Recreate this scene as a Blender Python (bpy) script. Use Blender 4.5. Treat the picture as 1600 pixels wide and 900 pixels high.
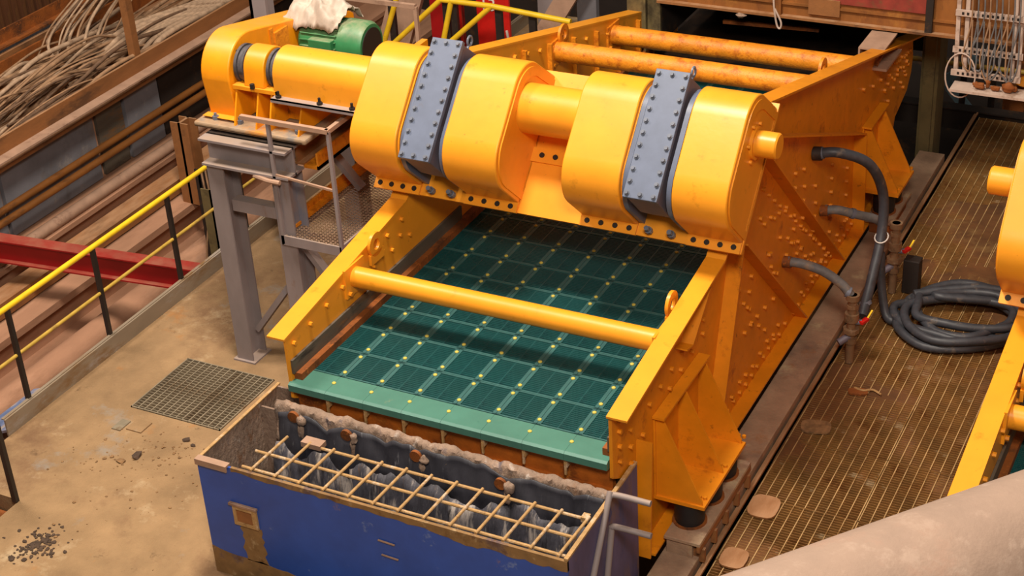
import bpy, bmesh, math, random
from mathutils import Vector, Matrix
random.seed(7)
for o in list(bpy.data.objects): bpy.data.objects.remove(o, do_unlink=True)
scn = bpy.context.scene
COL = scn.collection

# ------------------------------------------------------------------ camera, light, exposure
cd = bpy.data.cameras.new('camera'); cam = bpy.data.objects.new('camera', cd); COL.objects.link(cam)
cd.sensor_width = 36; cd.lens = 2577.266 / 1600 * 36; cd.clip_end = 200
RX = Vector((0.8913745, 0.4498276, -0.0557374)); RY = Vector((0.1846992, -0.4727600, -0.8616172)); RZ = Vector((-0.4139296, 0.7577290, -0.5044890))
cam.matrix_world = Matrix(((RX.x, -RY.x, -RZ.x, 6.17), (RX.y, -RY.y, -RZ.y, -9.92), (RX.z, -RY.z, -RZ.z, 9.6), (0, 0, 0, 1)))
scn.camera = cam
world = bpy.data.worlds.new('hall_light'); scn.world = world; world.use_nodes = True
bg = world.node_tree.nodes['Background']; bg.inputs[0].default_value = (1.0, 0.90, 0.80, 1); bg.inputs[1].default_value = 0.17

def area_light(name, loc, target, size, power, col):
    ld = bpy.data.lights.new(name, 'AREA'); ld.shape = 'DISK'; ld.size = size; ld.energy = power; ld.color = col
    lo = bpy.data.objects.new(name, ld); COL.objects.link(lo); lo.location = loc
    d = Vector(target) - Vector(loc); lo.rotation_euler = d.to_track_quat('-Z', 'Y').to_euler(); return lo
area_light('hall_lamp', (-0.6, 0.2, 14), (-0.3, 0.8, 0), 2.2, 2300, (1.0, 0.89, 0.76))
area_light('hall_lamp', (6.5, -9.5, 13.5), (0.5, 2.0, 1), 3.0, 1900, (1.0, 0.88, 0.75))
area_light('hall_lamp', (-8.0, 0.5, 13), (-7.5, 3.5, 0), 2.6, 1150, (1.0, 0.88, 0.76))
vs = scn.view_settings
vs.view_transform = 'Standard'; vs.look = 'None'; vs.gamma = 1; vs.use_curve_mapping = False; vs.exposure = -0.2

# ------------------------------------------------------------------ materials
def lin(h):
    h = h.lstrip('#'); c = [int(h[i:i+2], 16) / 255 for i in (0, 2, 4)]
    return tuple(x / 12.92 if x <= .04045 else ((x + .055) / 1.055) ** 2.4 for x in c) + (1,)
def mat(name, col, rough=.5, metal=0.0, dirt=None, amt=.35, scale=3.0, vary=.12, bump=.0, bscale=60, dust=None, dustamt=.5, spec=.5, stretch=None, soft=.12, emit=None):
    m = bpy.data.materials.new(name); m.use_nodes = True; nt = m.node_tree; N = nt.nodes; L = nt.links
    b = N['Principled BSDF']; b.inputs['Roughness'].default_value = rough; b.inputs['Metallic'].default_value = metal
    b.inputs['Specular IOR Level'].default_value = spec
    tc = N.new('ShaderNodeTexCoord'); vec = tc.outputs['Object']
    if stretch:
        mp = N.new('ShaderNodeMapping'); mp.inputs['Scale'].default_value = stretch; L.new(vec, mp.inputs[0]); vec = mp.outputs[0]
    def noise(s, d=6, r=.6):
        n = N.new('ShaderNodeTexNoise'); n.inputs['Scale'].default_value = s; n.inputs['Detail'].default_value = d; n.inputs['Roughness'].default_value = r
        L.new(vec, n.inputs['Vector']); return n.outputs[0]
    def mix(f, a, c2):
        x = N.new('ShaderNodeMix'); x.data_type = 'RGBA'
        if isinstance(f, float): x.inputs[0].default_value = f
        else: L.new(f, x.inputs[0])
        for k, v in ((6, a), (7, c2)):
            if isinstance(v, tuple): x.inputs[k].default_value = v
            else: L.new(v, x.inputs[k])
        return x.outputs[2]
    def ramp(f, a, c2):
        r = N.new('ShaderNodeMapRange'); r.inputs[1].default_value = a; r.inputs[2].default_value = c2; L.new(f, r.inputs[0]); return r.outputs[0]
    base = lin(col)
    dk = tuple(x * (1 - vary * 1.6) for x in base[:3]) + (1,); lt = tuple(min(1, x * (1 + vary)) for x in base[:3]) + (1,)
    c = mix(ramp(noise(scale * 1.7), .3, .7), dk, lt)
    if dirt:
        ds = dirt if isinstance(dirt, list) else [(dirt, amt, scale)]
        for k, (dc, a, s) in enumerate(ds):
            t = .68 - a * .45
            c = mix(ramp(noise(s, 9, .68), t, t + soft), c, lin(dc))
    if dust:
        g = N.new('ShaderNodeNewGeometry'); sp = N.new('ShaderNodeSeparateXYZ'); L.new(g.outputs['Normal'], sp.inputs[0])
        up = ramp(sp.outputs[2], .35, .95); nz = ramp(noise(scale * 2.3), .25, .65)
        mu = N.new('ShaderNodeMath'); mu.operation = 'MULTIPLY'; L.new(up, mu.inputs[0]); L.new(nz, mu.inputs[1])
        m2 = N.new('ShaderNodeMath'); m2.operation = 'MULTIPLY'; L.new(mu.outputs[0], m2.inputs[0]); m2.inputs[1].default_value = dustamt
        c = mix(m2.outputs[0], c, lin(dust))
    L.new(c, b.inputs['Base Color'])
    if bump:
        bp = N.new('ShaderNodeBump'); bp.inputs['Strength'].default_value = bump; bp.inputs['Distance'].default_value = .02
        L.new(noise(bscale, 5), bp.inputs['Height']); L.new(bp.outputs[0], b.inputs['Normal'])
    return m
M = {}
M['yellow'] = mat('yellow_paint', '#EE9A22', .38, dirt=[('#8a5420', .045, 3.0), ('#C98018', .18, 5), ('#4a3018', .03, 13)], vary=.06, scale=1.2, bump=.05, bscale=9)
M['yellow_dirty'] = mat('yellow_paint_dirty', '#DE8814', .42, dirt=[('#A85A10', .24, 2.6), ('#5e3a16', .11, 9)], vary=.10, scale=1.5, bump=.08, bscale=20)
M['yellow_rust'] = mat('yellow_paint_rusted', '#E28A18', .5, dirt=[('#B8640C', .40, 9), ('#6c4010', .1, 22)], vary=.15, scale=2.5, bump=.3, bscale=40)
M['orange_drive'] = mat('orange_machine_paint', '#F0960F', .4, dirt=[('#8a4a18', .12, 4), ('#b5906a', .1, 7)], vary=.08, scale=2, dust='#b98c55', dustamt=.35)
M['rust_orange'] = mat('orange_rusted_beam', '#B4601A', .6, dirt=[('#6a3410', .34, 3), ('#d08028', .2, 6)], vary=.2, bump=.2, bscale=40)
M['rust'] = mat('rusted_steel', '#8A4A14', .75, dirt=[('#4a2a12', .4, 4), ('#b8651e', .25, 8)], vary=.2, bump=.3, bscale=50)
M['rust_dusty'] = mat('dusty_brown_steel', '#8f5c30', .8, dirt=[('#5a3a20', .3, 2)], vary=.15, dust='#b08763', dustamt=.8, bump=.15, stretch=(1, .3, 1))
M['dark'] = mat('dark_steel', '#241a14', .7, dirt='#4a3018', amt=.25)
M['black'] = mat('black_rubber', '#17171a', .55, vary=.2, dirt='#3a332c', amt=.12)
M['hose'] = mat('grey_black_rubber_hose', '#3a3c42', .5, vary=.2, dirt='#6d6258', amt=.22, scale=6)
M['hose_dusty'] = mat('dusty_grey_hose', '#6b6a6a', .6, vary=.2, dirt='#8f7a66', amt=.3, scale=6)
M['greypaint'] = mat('blue_grey_paint', '#5e677c', .42, metal=.0, vary=.08, dirt='#5d5c66', amt=.12, scale=3)
M['greydark'] = mat('dull_grey_steel', '#6b6470', .5, metal=.1, vary=.1, dirt='#4d3c30', amt=.2)
M['bolt'] = mat('zinc_bolt', '#6a6f7c', .4, metal=.1, vary=.2)
M['hole'] = mat('dark_bolt_hole', '#1c120a', .7)
M['green'] = mat('green_polyurethane', '#174C4C', .36, vary=.15, scale=1.3, dirt=[('#3d2c18', .10, 1.1), ('#0f3a3c', .3, 3)])
M['green_lip'] = mat('light_green_polyurethane', '#47796a', .42, vary=.08, scale=2, dirt=[('#8b8a66', .1, 4), ('#22604c', .12, 9)])
M['green_rib'] = mat('worn_green_panel_rim', '#34605e', .42, vary=.15, scale=2, dirt=[('#2c5a54', .3, 4), ('#6a6a58', .12, 3)])
M['pin'] = mat('yellow_plastic_pin', '#cdba50', .5, vary=.1, scale=9)
M['grime'] = mat('wet_brown_underpan', '#2b1c10', .5, dirt='#120d0a', amt=.4)
M['liner_strip'] = mat('worn_rubber_liner', '#5b5348', .6, dirt=[('#7d5630', .3, 3), ('#2f2c2a', .25, 5)], stretch=(1, .4, 2))
M['blue'] = mat('scuffed_blue_paint', '#2850A8', .42, vary=.12, scale=1.5, dirt=[('#8a6a48', .09, 1.6), ('#6a7fae', .10, 4)], soft=.07)
M['blue_rust'] = mat('rust_worn_blue_paint', '#5a5478', .6, vary=.2, scale=2.5, dirt=[('#8a6a42', .42, 3), ('#3a4676', .3, 6)], stretch=(1, 1, .35))
M['slag'] = mat('dried_slurry_on_steel', '#937a68', .85, vary=.2, scale=3, dirt=[('#7a4a20', .25, 3), ('#bdb0a6', .25, 9), ('#55505a', .15, 5)], bump=.9, bscale=26, stretch=(1, 1, .6))
M['liner'] = mat('dark_grey_rubber_curtain', '#37363c', .5, vary=.15, scale=2, dirt=[('#77767a', .14, 6)], bump=.2, bscale=14, stretch=(3, 1, .6))
M['rod'] = mat('sand_coated_rod', '#b08a58', .75, vary=.15, scale=9, dirt=[('#c9b39a', .3, 7), ('#7a5226', .2, 13)], bump=.2)
M['concrete'] = mat('sandy_concrete', '#9a7c5a', .9, vary=.18, scale=.9, dirt=[('#7e6046', .34, .8), ('#b59c7a', .24, 1.7), ('#8f8a82', .22, 1.0), ('#a8713c', .14, 1.3), ('#54402e', .11, 4.5), ('#6a5440', .10, 14)], bump=.45, bscale=35, spec=.2, soft=.14)
M['concrete_pit'] = mat('dusty_pit_concrete', '#b08468', .9, vary=.18, scale=.8, dirt=[('#6a4c38', .34, 1.2), ('#c09478', .3, 2.0), ('#6e6a68', .2, .9)], bump=.3, bscale=20, spec=.2, stretch=(1, .3, 1), soft=.25)
M['beam_conc'] = mat('stained_support_beam', '#a5866c', .7, vary=.2, scale=1.2, dirt=[('#7a6252', .35, 1.4), ('#c4b28c', .26, 2.3), ('#96602c', .22, 3)], bump=.3, bscale=30, soft=.2)
M['grate'] = mat('rusty_walkway_bars', '#8a6232', .6, metal=.1, vary=.25, scale=2, dirt=[('#6a4118', .4, 1.6), ('#c4b08a', .2, 2.4)])
M['grate_rod'] = mat('worn_bright_walkway_rods', '#bb9a68', .5, vary=.25, scale=2, dirt=[('#7a5628', .46, 1.1), ('#5c4020', .2, 2.5)])
M['grate_dirt'] = mat('brown_dirt_under_bars', '#6b4420', .9, vary=.3, scale=1.2, dirt=[('#2a1a0c', .34, 1.0), ('#8a6a3c', .3, 1.8)], bump=.3, bscale=40, soft=.2)
M['hatch_bar'] = mat('grey_galvanised_bars', '#8f826c', .6, metal=.2, vary=.2, scale=3, dirt='#6b5236', amt=.3)
M['column'] = mat('dusty_mauve_grey_paint', '#8d8180', .6, vary=.12, scale=1.4, dirt=[('#7a5230', .16, 2), ('#6c7a90', .2, 1.2)], stretch=(1, 1, .4), dust='#a88c70', dustamt=.6)
M['motor'] = mat('green_motor_paint', '#2E7A4A', .45, vary=.12, scale=4, dirt=[('#9a8a70', .14, 5)], dust='#a69a7c', dustamt=.7)
M['sheet'] = mat('crumpled_white_plastic', '#b8a898', .6, vary=.1, scale=6, dirt=[('#9a7f68', .22, 6)])
M['rail'] = mat('yellow_handrail_paint', '#E6BE22', .4, vary=.1, scale=3, dirt='#a07a30', amt=.12)
M['rail_dull'] = mat('dull_yellow_handrail_paint', '#b8963a', .55, vary=.15, scale=3, dirt='#8a6a38', amt=.3)
M['post'] = mat('black_post_paint', '#241e1c', .5, vary=.2, dirt='#5a4a3c', amt=.15)
M['red'] = mat('dark_red_beam_paint', '#96080c', .5, vary=.12, scale=1.5, dirt='#5a1010', amt=.1, dust='#a07058', dustamt=.6)
M['redbright'] = mat('red_paint', '#c01a14', .4, vary=.12)
M['toe'] = mat('weathered_toe_board', '#8a7a66', .7, vary=.15, scale=1.5, dirt=[('#7a5a34', .3, 2), ('#a09a94', .2, 3)], stretch=(1, .3, 1))
M['wallgrey'] = mat('grey_blue_cladding', '#77767c', .75, vary=.15, scale=1.0, dirt=[('#54504e', .3, 1.4), ('#9a9088', .2, 3), ('#6d5a48', .25, 2)], soft=.2)
M['cladding'] = mat('rust_streaked_cladding', '#5a3214', .8, vary=.25, scale=2, dirt=[('#2a180c', .4, 2), ('#8a5a1c', .3, 4)], stretch=(1, 3, .25), soft=.2)
M['brown_rail'] = mat('brown_painted_rail', '#86521f', .6, vary=.2, scale=2, dirt=[('#5c3614', .3, 3)], stretch=(1, .4, 1))
M['coupling'] = mat('dirty_dark_coupling', '#4c474a', .6, vary=.25, scale=8, dirt=[('#7a6a60', .2, 12), ('#221e1e', .25, 9)])
M['cable_dark'] = mat('darker_dusty_cable', '#6e523c', .8, vary=.25, scale=5, dirt='#453022', amt=.3)
M['cable_pale'] = mat('pale_dusty_cable', '#b4967a', .8, vary=.2, scale=5, dirt='#7d6048', amt=.25)
M['bed'] = mat('dusty_grey_orange_plate', '#9a8064', .7, vary=.2, scale=3, dirt=[('#c07a20', .3, 3), ('#7d746c', .3, 5)])
M['drip'] = mat('white_drip_streaked_steel', '#4e4c54', .7, vary=.3, scale=2, dirt=[('#b8aca2', .36, 3.2), ('#2a2628', .3, 5), ('#7a5a3c', .18, 4)], stretch=(3.2, 1, .55), bump=.5, bscale=20)
M['rustpatch'] = mat('rust_over_blue_paint', '#8a683e', .8, vary=.2, scale=3, dirt=[('#4a4660', .3, 3), ('#6a4820', .3, 6), ('#a88c64', .2, 9)])
M['cable'] = mat('dusty_cable', '#A07c5c', .8, vary=.2, scale=5, dirt='#6a4c34', amt=.25)
M['feedbeam'] = mat('stained_orange_brown_girder', '#8a5420', .7, vary=.2, scale=1.4, dirt=[('#5a2c12', .3, 2), ('#b07a30', .24, 3), ('#2e1c12', .14, 5)], stretch=(1, 1, .5), soft=.2)
M['pipe_big'] = mat('pale_dusty_pipe', '#8f7868', .85, vary=.1, scale=1.5, dirt=[('#9a7a68', .3, 3), ('#a08a7a', .3, 7)], bump=.25, bscale=30, dust='#9c8270', dustamt=.6)
M['olive'] = mat('olive_dirty_concrete', '#6b5c38', .8, vary=.2, dirt='#40341e', amt=.3, scale=1.5)
M['rackwhite'] = mat('dusty_white_rack', '#c0a898', .6, vary=.1, dirt='#8a6a54', amt=.25)
M['bluebeam'] = mat('pale_blue_paint', '#86a8b4', .5, vary=.1, dirt='#5a6a6c', amt=.2)
M['white'] = mat('white_paint', '#d8d0c8', .5)
M['brass'] = mat('bronze_pipe_fittings', '#84664a', .55, metal=.2, vary=.2, dirt=[('#5a4430', .3, 9), ('#a8937c', .2, 12)])
M['stone'] = mat('dark_rubble', '#4c3a2c', .9, vary=.3, scale=9)
M['stone_pale'] = mat('brown_rubble', '#8a6844', .9, vary=.3, scale=9)
M['beige'] = mat('beige_dusty_steel', '#a5836c', .75, vary=.12, dirt='#7a5a48', amt=.25)

# ------------------------------------------------------------------ mesh helpers
class MB:
    def __init__(s): s.v = []; s.f = []
    def add(s, vs, fs):
        o = len(s.v); s.v += [tuple(v) for v in vs]; s.f += [tuple(i + o for i in f) for f in fs]; return s
    def box(s, a, b):
        x0, y0, z0 = a; x1, y1, z1 = b
        if x0 > x1: x0, x1 = x1, x0
        if y0 > y1: y0, y1 = y1, y0
        if z0 > z1: z0, z1 = z1, z0
        return s.add([(x0, y0, z0), (x1, y0, z0), (x1, y1, z0), (x0, y1, z0), (x0, y0, z1), (x1, y0, z1), (x1, y1, z1), (x0, y1, z1)],
                     [(0, 3, 2, 1), (4, 5, 6, 7), (0, 1, 5, 4), (1, 2, 6, 5), (2, 3, 7, 6), (3, 0, 4, 7)])
    def obox(s, o, ax, ay, az):          # corner + three edge vectors
        o, ax, ay, az = map(Vector, (o, ax, ay, az))
        p = [o, o + ax, o + ax + ay, o + ay]; p += [q + az for q in p]
        f = [(0, 3, 2, 1), (4, 5, 6, 7), (0, 1, 5, 4), (1, 2, 6, 5), (2, 3, 7, 6), (3, 0, 4, 7)]
        if ax.cross(ay).dot(az) < 0: f = [t[::-1] for t in f]
        return s.add(p, f)
    def bar(s, p0, p1, w, h=None, up=(0, 0, 1)):   # rectangular bar, w across, h along up
        p0, p1 = Vector(p0), Vector(p1); h = h or w; d = (p1 - p0); dn = d.normalized(); u = Vector(up)
        if abs(dn.dot(u)) > .95: u = Vector((0, 1, 0))
        sd = dn.cross(u).normalized(); u = sd.cross(dn).normalized()
        return s.obox(p0 - sd * w / 2 - u * h / 2, sd * w, d, u * h)
    def tube(s, pts, r, n=10, caps=True, closed=False):
        pts = [Vector(p) for p in pts]; rs = r if isinstance(r, (list, tuple)) else [r] * len(pts)
        vs = []; fs = []; ref = None; m = len(pts)
        for i, p in enumerate(pts):
            t = ((pts[(i + 1) % m] - pts[i - 1]) if closed else (pts[min(i + 1, m - 1)] - pts[max(i - 1, 0)])).normalized()
            if ref is None:
                ref = Vector((0, 0, 1)) if abs(t.z) < .9 else Vector((1, 0, 0))
            a = t.cross(ref).normalized(); b = a.cross(t).normalized(); ref = b
            for k in range(n):
                an = 2 * math.pi * k / n; vs.append(p + a * math.cos(an) * rs[i] + b * math.sin(an) * rs[i])
        for i in range(m if closed else m - 1):
            j = (i + 1) % m
            for k in range(n): fs.append((i * n + k, i * n + (k + 1) % n, j * n + (k + 1) % n, j * n + k))
        if caps and not closed:
            fs.append(tuple(range(n - 1, -1, -1))); fs.append(tuple((m - 1) * n + k for k in range(n)))
        return s.add(vs, fs)
    def cyl(s, a, b, r, n=16, r2=None): return s.tube([a, b], [r, r if r2 is None else r2], n)
    def prism(s, poly, a, b, fn):        # 2D polygon, extruded between a and b; fn(p, q, t) -> xyz
        n = len(poly); vs = [fn(p, q, a) for p, q in poly] + [fn(p, q, b) for p, q in poly]
        fs = [tuple(range(n)), tuple(range(2 * n - 1, n - 1, -1))] + [(i, i + n, (i + 1) % n + n, (i + 1) % n) for i in range(n)]
        return s.add(vs, fs)
    def ring(s, outer, inner, a, b, fn): # prism with a hole; equal point counts
        n = len(outer); vs = []
        for t in (a, b):
            vs += [fn(p, q, t) for p, q in outer]; vs += [fn(p, q, t) for p, q in inner]
        fs = []
        for i in range(n):
            j = (i + 1) % n
            fs += [(i, j, n + j, n + i), (2 * n + i, 3 * n + i, 3 * n + j, 2 * n + j), (i, 2 * n + i, 2 * n + j, j), (n + i, n + j, 3 * n + j, 3 * n + i)]
        return s.add(vs, fs)
    def build(s, name, m, parent=None, smooth=None, bevel=None, fix=True, origin=None):
        vs = [Vector(v) for v in s.v]
        if parent is not None:
            pl = parent; off = Vector((0, 0, 0))
            while pl: off += pl.location; pl = pl.parent
        elif origin is not None: off = Vector(origin)
        else:
            xs = [v.x for v in vs]; ys = [v.y for v in vs]; zs = [v.z for v in vs]
            off = Vector(((min(xs) + max(xs)) / 2, (min(ys) + max(ys)) / 2, min(zs)))
        me = bpy.data.meshes.new(name); me.from_pydata([v - off for v in vs], [], s.f); me.update()
        if fix:
            bm = bmesh.new(); bm.from_mesh(me); bmesh.ops.recalc_face_normals(bm, faces=bm.faces); bm.to_mesh(me); bm.free()
        if smooth:
            me.polygons.foreach_set('use_smooth', [True] * len(me.polygons)); me.set_sharp_from_angle(angle=math.radians(smooth))
        me.materials.append(M[m] if isinstance(m, str) else m)
        o = bpy.data.objects.new(name, me); COL.objects.link(o)
        if parent is not None: o.parent = parent
        else: o.location = off
        if bevel:
            md = o.modifiers.new('bevel', 'BEVEL'); md.width = bevel; md.segments = 2; md.limit_method = 'ANGLE'
        return o
def tag(o, label, cat=None, group=None, kind=None):
    if label: o['label'] = label
    if cat: o['category'] = cat
    if group: o['group'] = group
    if kind: o['kind'] = kind
    return o
def thing(name, label, cat, loc=(0, 0, 0), group=None):
    o = bpy.data.objects.new(name, None); COL.objects.link(o); o.location = loc; o.empty_display_size = .1
    return tag(o, label, cat, group)
def struct(o): o['kind'] = 'structure'; return o
def dup(o, parent=None, loc=None):      # copy sharing mesh data
    c = o.copy(); COL.objects.link(c); c.parent = parent
    if loc is not None: c.location = loc
    return c
def copy_tree(o, parent=None, skip=lambda q: False):
    c = dup(o, parent)
    for ch in [q for q in bpy.data.objects if q.parent == o]:
        if not skip(ch): copy_tree(ch, c, skip)
    return c
def catmull(pts, n=8):
    P = [Vector(p) for p in pts]; P = [P[0] * 2 - P[1]] + P + [P[-1] * 2 - P[-2]]; out = []
    for i in range(1, len(P) - 2):
        a, b, c, d = P[i - 1:i + 3]
        for k in range(n):
            t = k / n; out.append(.5 * ((2 * b) + (c - a) * t + (2 * a - 5 * b + 4 * c - d) * t * t + (3 * b - a - 3 * c + d) * t ** 3))
    return out + [P[-2]]
def circ(c, r, n=20, a0=0, a1=2 * math.pi, close=False):
    return [(c[0] + r * math.cos(a0 + (a1 - a0) * i / (n - (0 if not close else 1))), c[1] + r * math.sin(a0 + (a1 - a0) * i / (n - (0 if not close else 1)))) for i in range(n)]
YZ = lambda p, q, t: (t, p, q)     # profile in (y, z), extruded in x
XZ = lambda p, q, t: (p, t, q)
XY = lambda p, q, t: (p, q, t)
PI = math.pi
#SECTIONS
# ================================================================== THE SETTING
b = MB()
for x0, x1, y0, y1 in ((-5.2, -1.75, 1.83, 12.5), (-5.2, -4.35, -.9, 1.83), (-4.35, -3.2, -.9, .82), (-4.35, -3.2, -6, -.9), (-3.2, -1.75, -6, 1.83), (-1.75, 1.7, -6, -1.6)):
    b.box((x0, y0, -.3), (x1, y1, 0))
struct(b.build('floor', 'concrete'))
struct(MB().box((-14, -8, -4.1), (12, 16, -4)).build('floor_lower', 'grate_dirt'))
# support beam under the right hand side plate, with a steel edge angle
wb = MB().box((1.72, -3, -.4), (2.05, 9.4, .11)); struct(wb.build('floor_beam', 'beam_conc', bevel=.01))
for y in (.1, 2.3, 4.05, 6.2): pass
struct(MB().box((2.075, -3, -.1), (2.13, 10.9, .035)).box((2.11, -3, -.1), (2.13, 10.9, .06)).build('trim_1', 'rust_dusty'))
# walkway of steel gratings
wk = struct(MB().box((2.13, -3.2, -.35), (4.29, 10.95, -.06)).build('floor_walkway', 'grate_dirt'))
g = MB()
for i in range(11): g.box((i * .098, 0, -.028), (i * .098 + .009, .985, 0))
for j in range(28): g.box((0, j * .0363, -.03), (.99, j * .0363 + .006, -.006))
NV = [[random.uniform(0, 1) for _ in range(64)] for _ in range(64)]
def vn(x, y):
    i, j = int(math.floor(x)), int(math.floor(y)); fx, fy = x - i, y - j; fx = fx * fx * (3 - 2 * fx); fy = fy * fy * (3 - 2 * fy)
    return (NV[i % 64][j % 64] * (1 - fx) + NV[(i + 1) % 64][j % 64] * fx) * (1 - fy) + (NV[i % 64][(j + 1) % 64] * (1 - fx) + NV[(i + 1) % 64][(j + 1) % 64] * fx) * fy
b = MB(); nx_, ny_ = 44, 280
for j in range(ny_):
    for i in range(nx_):
        x, y = 2.135 + 2.15 * i / (nx_ - 1), -3.1 + 13.9 * j / (ny_ - 1)
        h_ = vn(x * 1.6, y * 1.1) * .6 + vn(x * 4 + 9, y * 4) * .3 + vn(x * 11, y * 11 + 5) * .1
        b.v.append((x, y, -.055 + .052 * max(0, min(1, (h_ - .32) * 3.2))))
for j in range(ny_ - 1):
    for i in range(nx_ - 1): k = j * nx_ + i; b.f.append((k, k + 1, k + nx_ + 1, k + nx_))
tag(b.build('dirt_fill', 'grate_dirt', wk, smooth=60, fix=False), 'brown dirt clogging the grating', kind='stuff')
gp = None
for i in range(2):
    for j in range(14):
        x, y = 2.15 + i * 1.0, -3.1 + j * 1.0
        if gp is None:
            gp = g.build('grating_panel', 'grate', origin=(0, 0, 0)); q = gp; gp.parent = wk; gp.data.materials.append(M['grate_rod'])
            for p_ in gp.data.polygons: p_.material_index = 1 if p_.index < 66 else 0
        else: q = dup(gp, wk)
        q.location = Vector((x, y, random.uniform(-.004, .004))) - wk.location
        q.rotation_euler = (random.uniform(-.004, .004), random.uniform(-.004, .004), 0)
for (x, y, sx, sy, r, m) in ((2.35, 3.15, .15, .11, .2, 'stone_pale'), (2.30, 1.75, .14, .17, .05, 'rust_dusty'), (2.30, .95, .12, .14, .02, 'rust_dusty'), (2.55, 3.9, .1, .06, .3, 'rust')):
    pl = MB()
    pts = [(sx * math.copysign(abs(math.cos(a)) ** .6, math.cos(a)), sy * math.copysign(abs(math.sin(a)) ** .6, math.sin(a))) for a in [k * PI / 8 for k in range(16)]]
    pl.prism(pts, .006, .024, XY); o = pl.build('patch_plate', m, origin=(0, 0, 0)); o.parent = wk; o.location = Vector((x, y, 0)) - wk.location; o.rotation_euler[2] = r
# pit beyond the handrail: stepped dusty side, far wall, tray bench
prof = [(-8.95, .55), (-8.95, -.5), (-8.5, -.55), (-8.5, -.62), (-8.66, -.64), (-8.66, -.85), (-7.75, -.9), (-7.75, -1.0), (-7.95, -1.02), (-7.95, -1.5), (-6.9, -1.55), (-6.7, -1.9), (-6.1, -2.0), (-5.9, -2.6), (-5.2, -2.6), (-5.2, -4), (-11, -4), (-11, .55)]
struct(MB().prism(prof, -6, 14, XZ).build('wall_left', 'concrete_pit'))
struct(MB().box((-5.2, -.9, -2.6), (-5.1, 12.5, -.3)).build('wall_pit', 'concrete_pit'))
wl = struct(MB().box((-12.0, -6, -1), (-11.7, 14, 5)).build('wall_far_left', 'cladding'))
rb = None
for k in range(60):
    if rb is None: q = rb = MB().box((-11.7, 0, 0), (-11.66, .07, 4.5)).build('cladding_rib', 'cladding', wl); rb.location = Vector((0, 4, -1)) 
    else: q = dup(rb, wl)
    q.location = Vector((0, 2 + k * .17, -.9))
    q.location -= Vector((0, 0, 0))
struct(MB().box((-12, 14, -4), (12, 14.3, 6)).build('wall_back', 'dark'))
# grey cladding panels on the far pit wall
for k, (y0, y1, z0, z1, m) in enumerate(((1.0, 3.95, -.47, .5, 'wallgrey'), (4.0, 5.85, -.47, .5, 'wallgrey'), (5.95, 6.5, -.47, .5, 'liner_strip'), (6.55, 7.3, -.47, .48, 'wallgrey'), (7.35, 9.0, -.47, .5, 'dark'), (9.05, 12, -.47, .5, 'dark'))):
    o = bpy.data.objects['wall_left']; MB().box((-8.95, y0, z0), (-8.9 + .02 * (k % 2), y1, z1)).build('panel', m, o)
# hatch grating let into the floor
hg = thing('floor_grating', 'square steel bar grating set into the sandy concrete floor left of the blue chute', 'grating', (-3.775, 1.325, 0))
MB().box((-4.35, .82, -.3), (-3.2, 1.83, -.05)).build('dirt_bed', 'concrete', hg)
f = MB(); X0, X1, Y0, Y1 = -4.345, -3.205, .825, 1.825
f.box((X0, Y0, -.05), (X1, Y0 + .012, .012)).box((X0, Y1 - .012, -.05), (X1, Y1, .012)).box((X0, Y0, -.05), (X0 + .012, Y1, .012)).box((X1 - .012, Y0, -.05), (X1, Y1, .012))
f.build('frame', 'hatch_bar', hg)
lb = None
for k in range(13):
    x = X0 + .0814 * (k + 1)
    if lb is None: q = lb = MB().box((0, Y0, -.028), (.011, Y1, .01)).build('bearing_bar', 'hatch_bar', hg); bx = lb.location.x
    else: q = dup(lb, hg)
    q.location.x = bx + x
cb = None
for k in range(22):
    if cb is None: q = cb = MB().box((X0, 0, -.03), (X1, .007, .002)).build('cross_bar', 'hatch_bar', hg); by = cb.location.y
    else: q = dup(cb, hg)
    q.location.y = by + Y0 + .0435 * (k + 1)
# debris and small plates on the floor
tag(MB().box((-4.13, .47, 0), (-3.94, .66, .014)).build('floor_plate', 'concrete'), 'small square tan floor plate lying near the floor grating', 'plate')
tag(MB().box((-4.28, .42, 0), (-4.17, .6, .012)).build('drain_plate', 'hatch_bar'), 'small grey slotted plate beside the square tan plate on the concrete', 'plate')
def rock(c, r, m, sq=.5):
    bm = bmesh.new(); bmesh.ops.create_icosphere(bm, subdivisions=1, radius=r)
    b = MB(); k = [random.uniform(.6, 1.3) for _ in bm.verts]
    ax, ay = random.uniform(.7, 1.4), random.uniform(.7, 1.4)
    b.add([(c[0] + v.co.x * k[i] * ax, c[1] + v.co.y * k[i] * ay, c[2] + max(-r * .3, v.co.z * k[i] * sq) + r * .3) for i, v in enumerate(bm.verts)], [tuple(v.index for v in f.verts) for f in bm.faces]); bm.free(); return b
heap = MB()
for k in range(170):
    a = random.uniform(0, 2 * PI); d = random.gauss(0, .13)
    q = rock((-3.72 + d * math.cos(a) * 1.1, -1.36 + d * math.sin(a) * 1.3, 0), random.uniform(.008, .024), 'stone'); heap.add(q.v, q.f)
tag(heap.build('rubble_heap', 'stone'), 'scattered heap of dark rubble crumbs on the concrete floor, lower left', 'rubble', kind='stuff')
crumbs = MB()
for (cx, cy, n, s) in ((-3.95, .05, 70, .28), (-3.4, .35, 40, .16), (-3.3, -.3, 40, .4), (-3.2, .1, 25, .2)):
    for k in range(n):
        q = rock((random.gauss(cx, s), random.gauss(cy, s * .8), 0), abs(random.gauss(.006, .005)) + .003, 'stone'); crumbs.add(q.v, q.f)
tag(crumbs.build('gravel', 'stone_pale'), 'loose gravel crumbs strewn over the concrete floor', 'gravel', kind='stuff')
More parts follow.
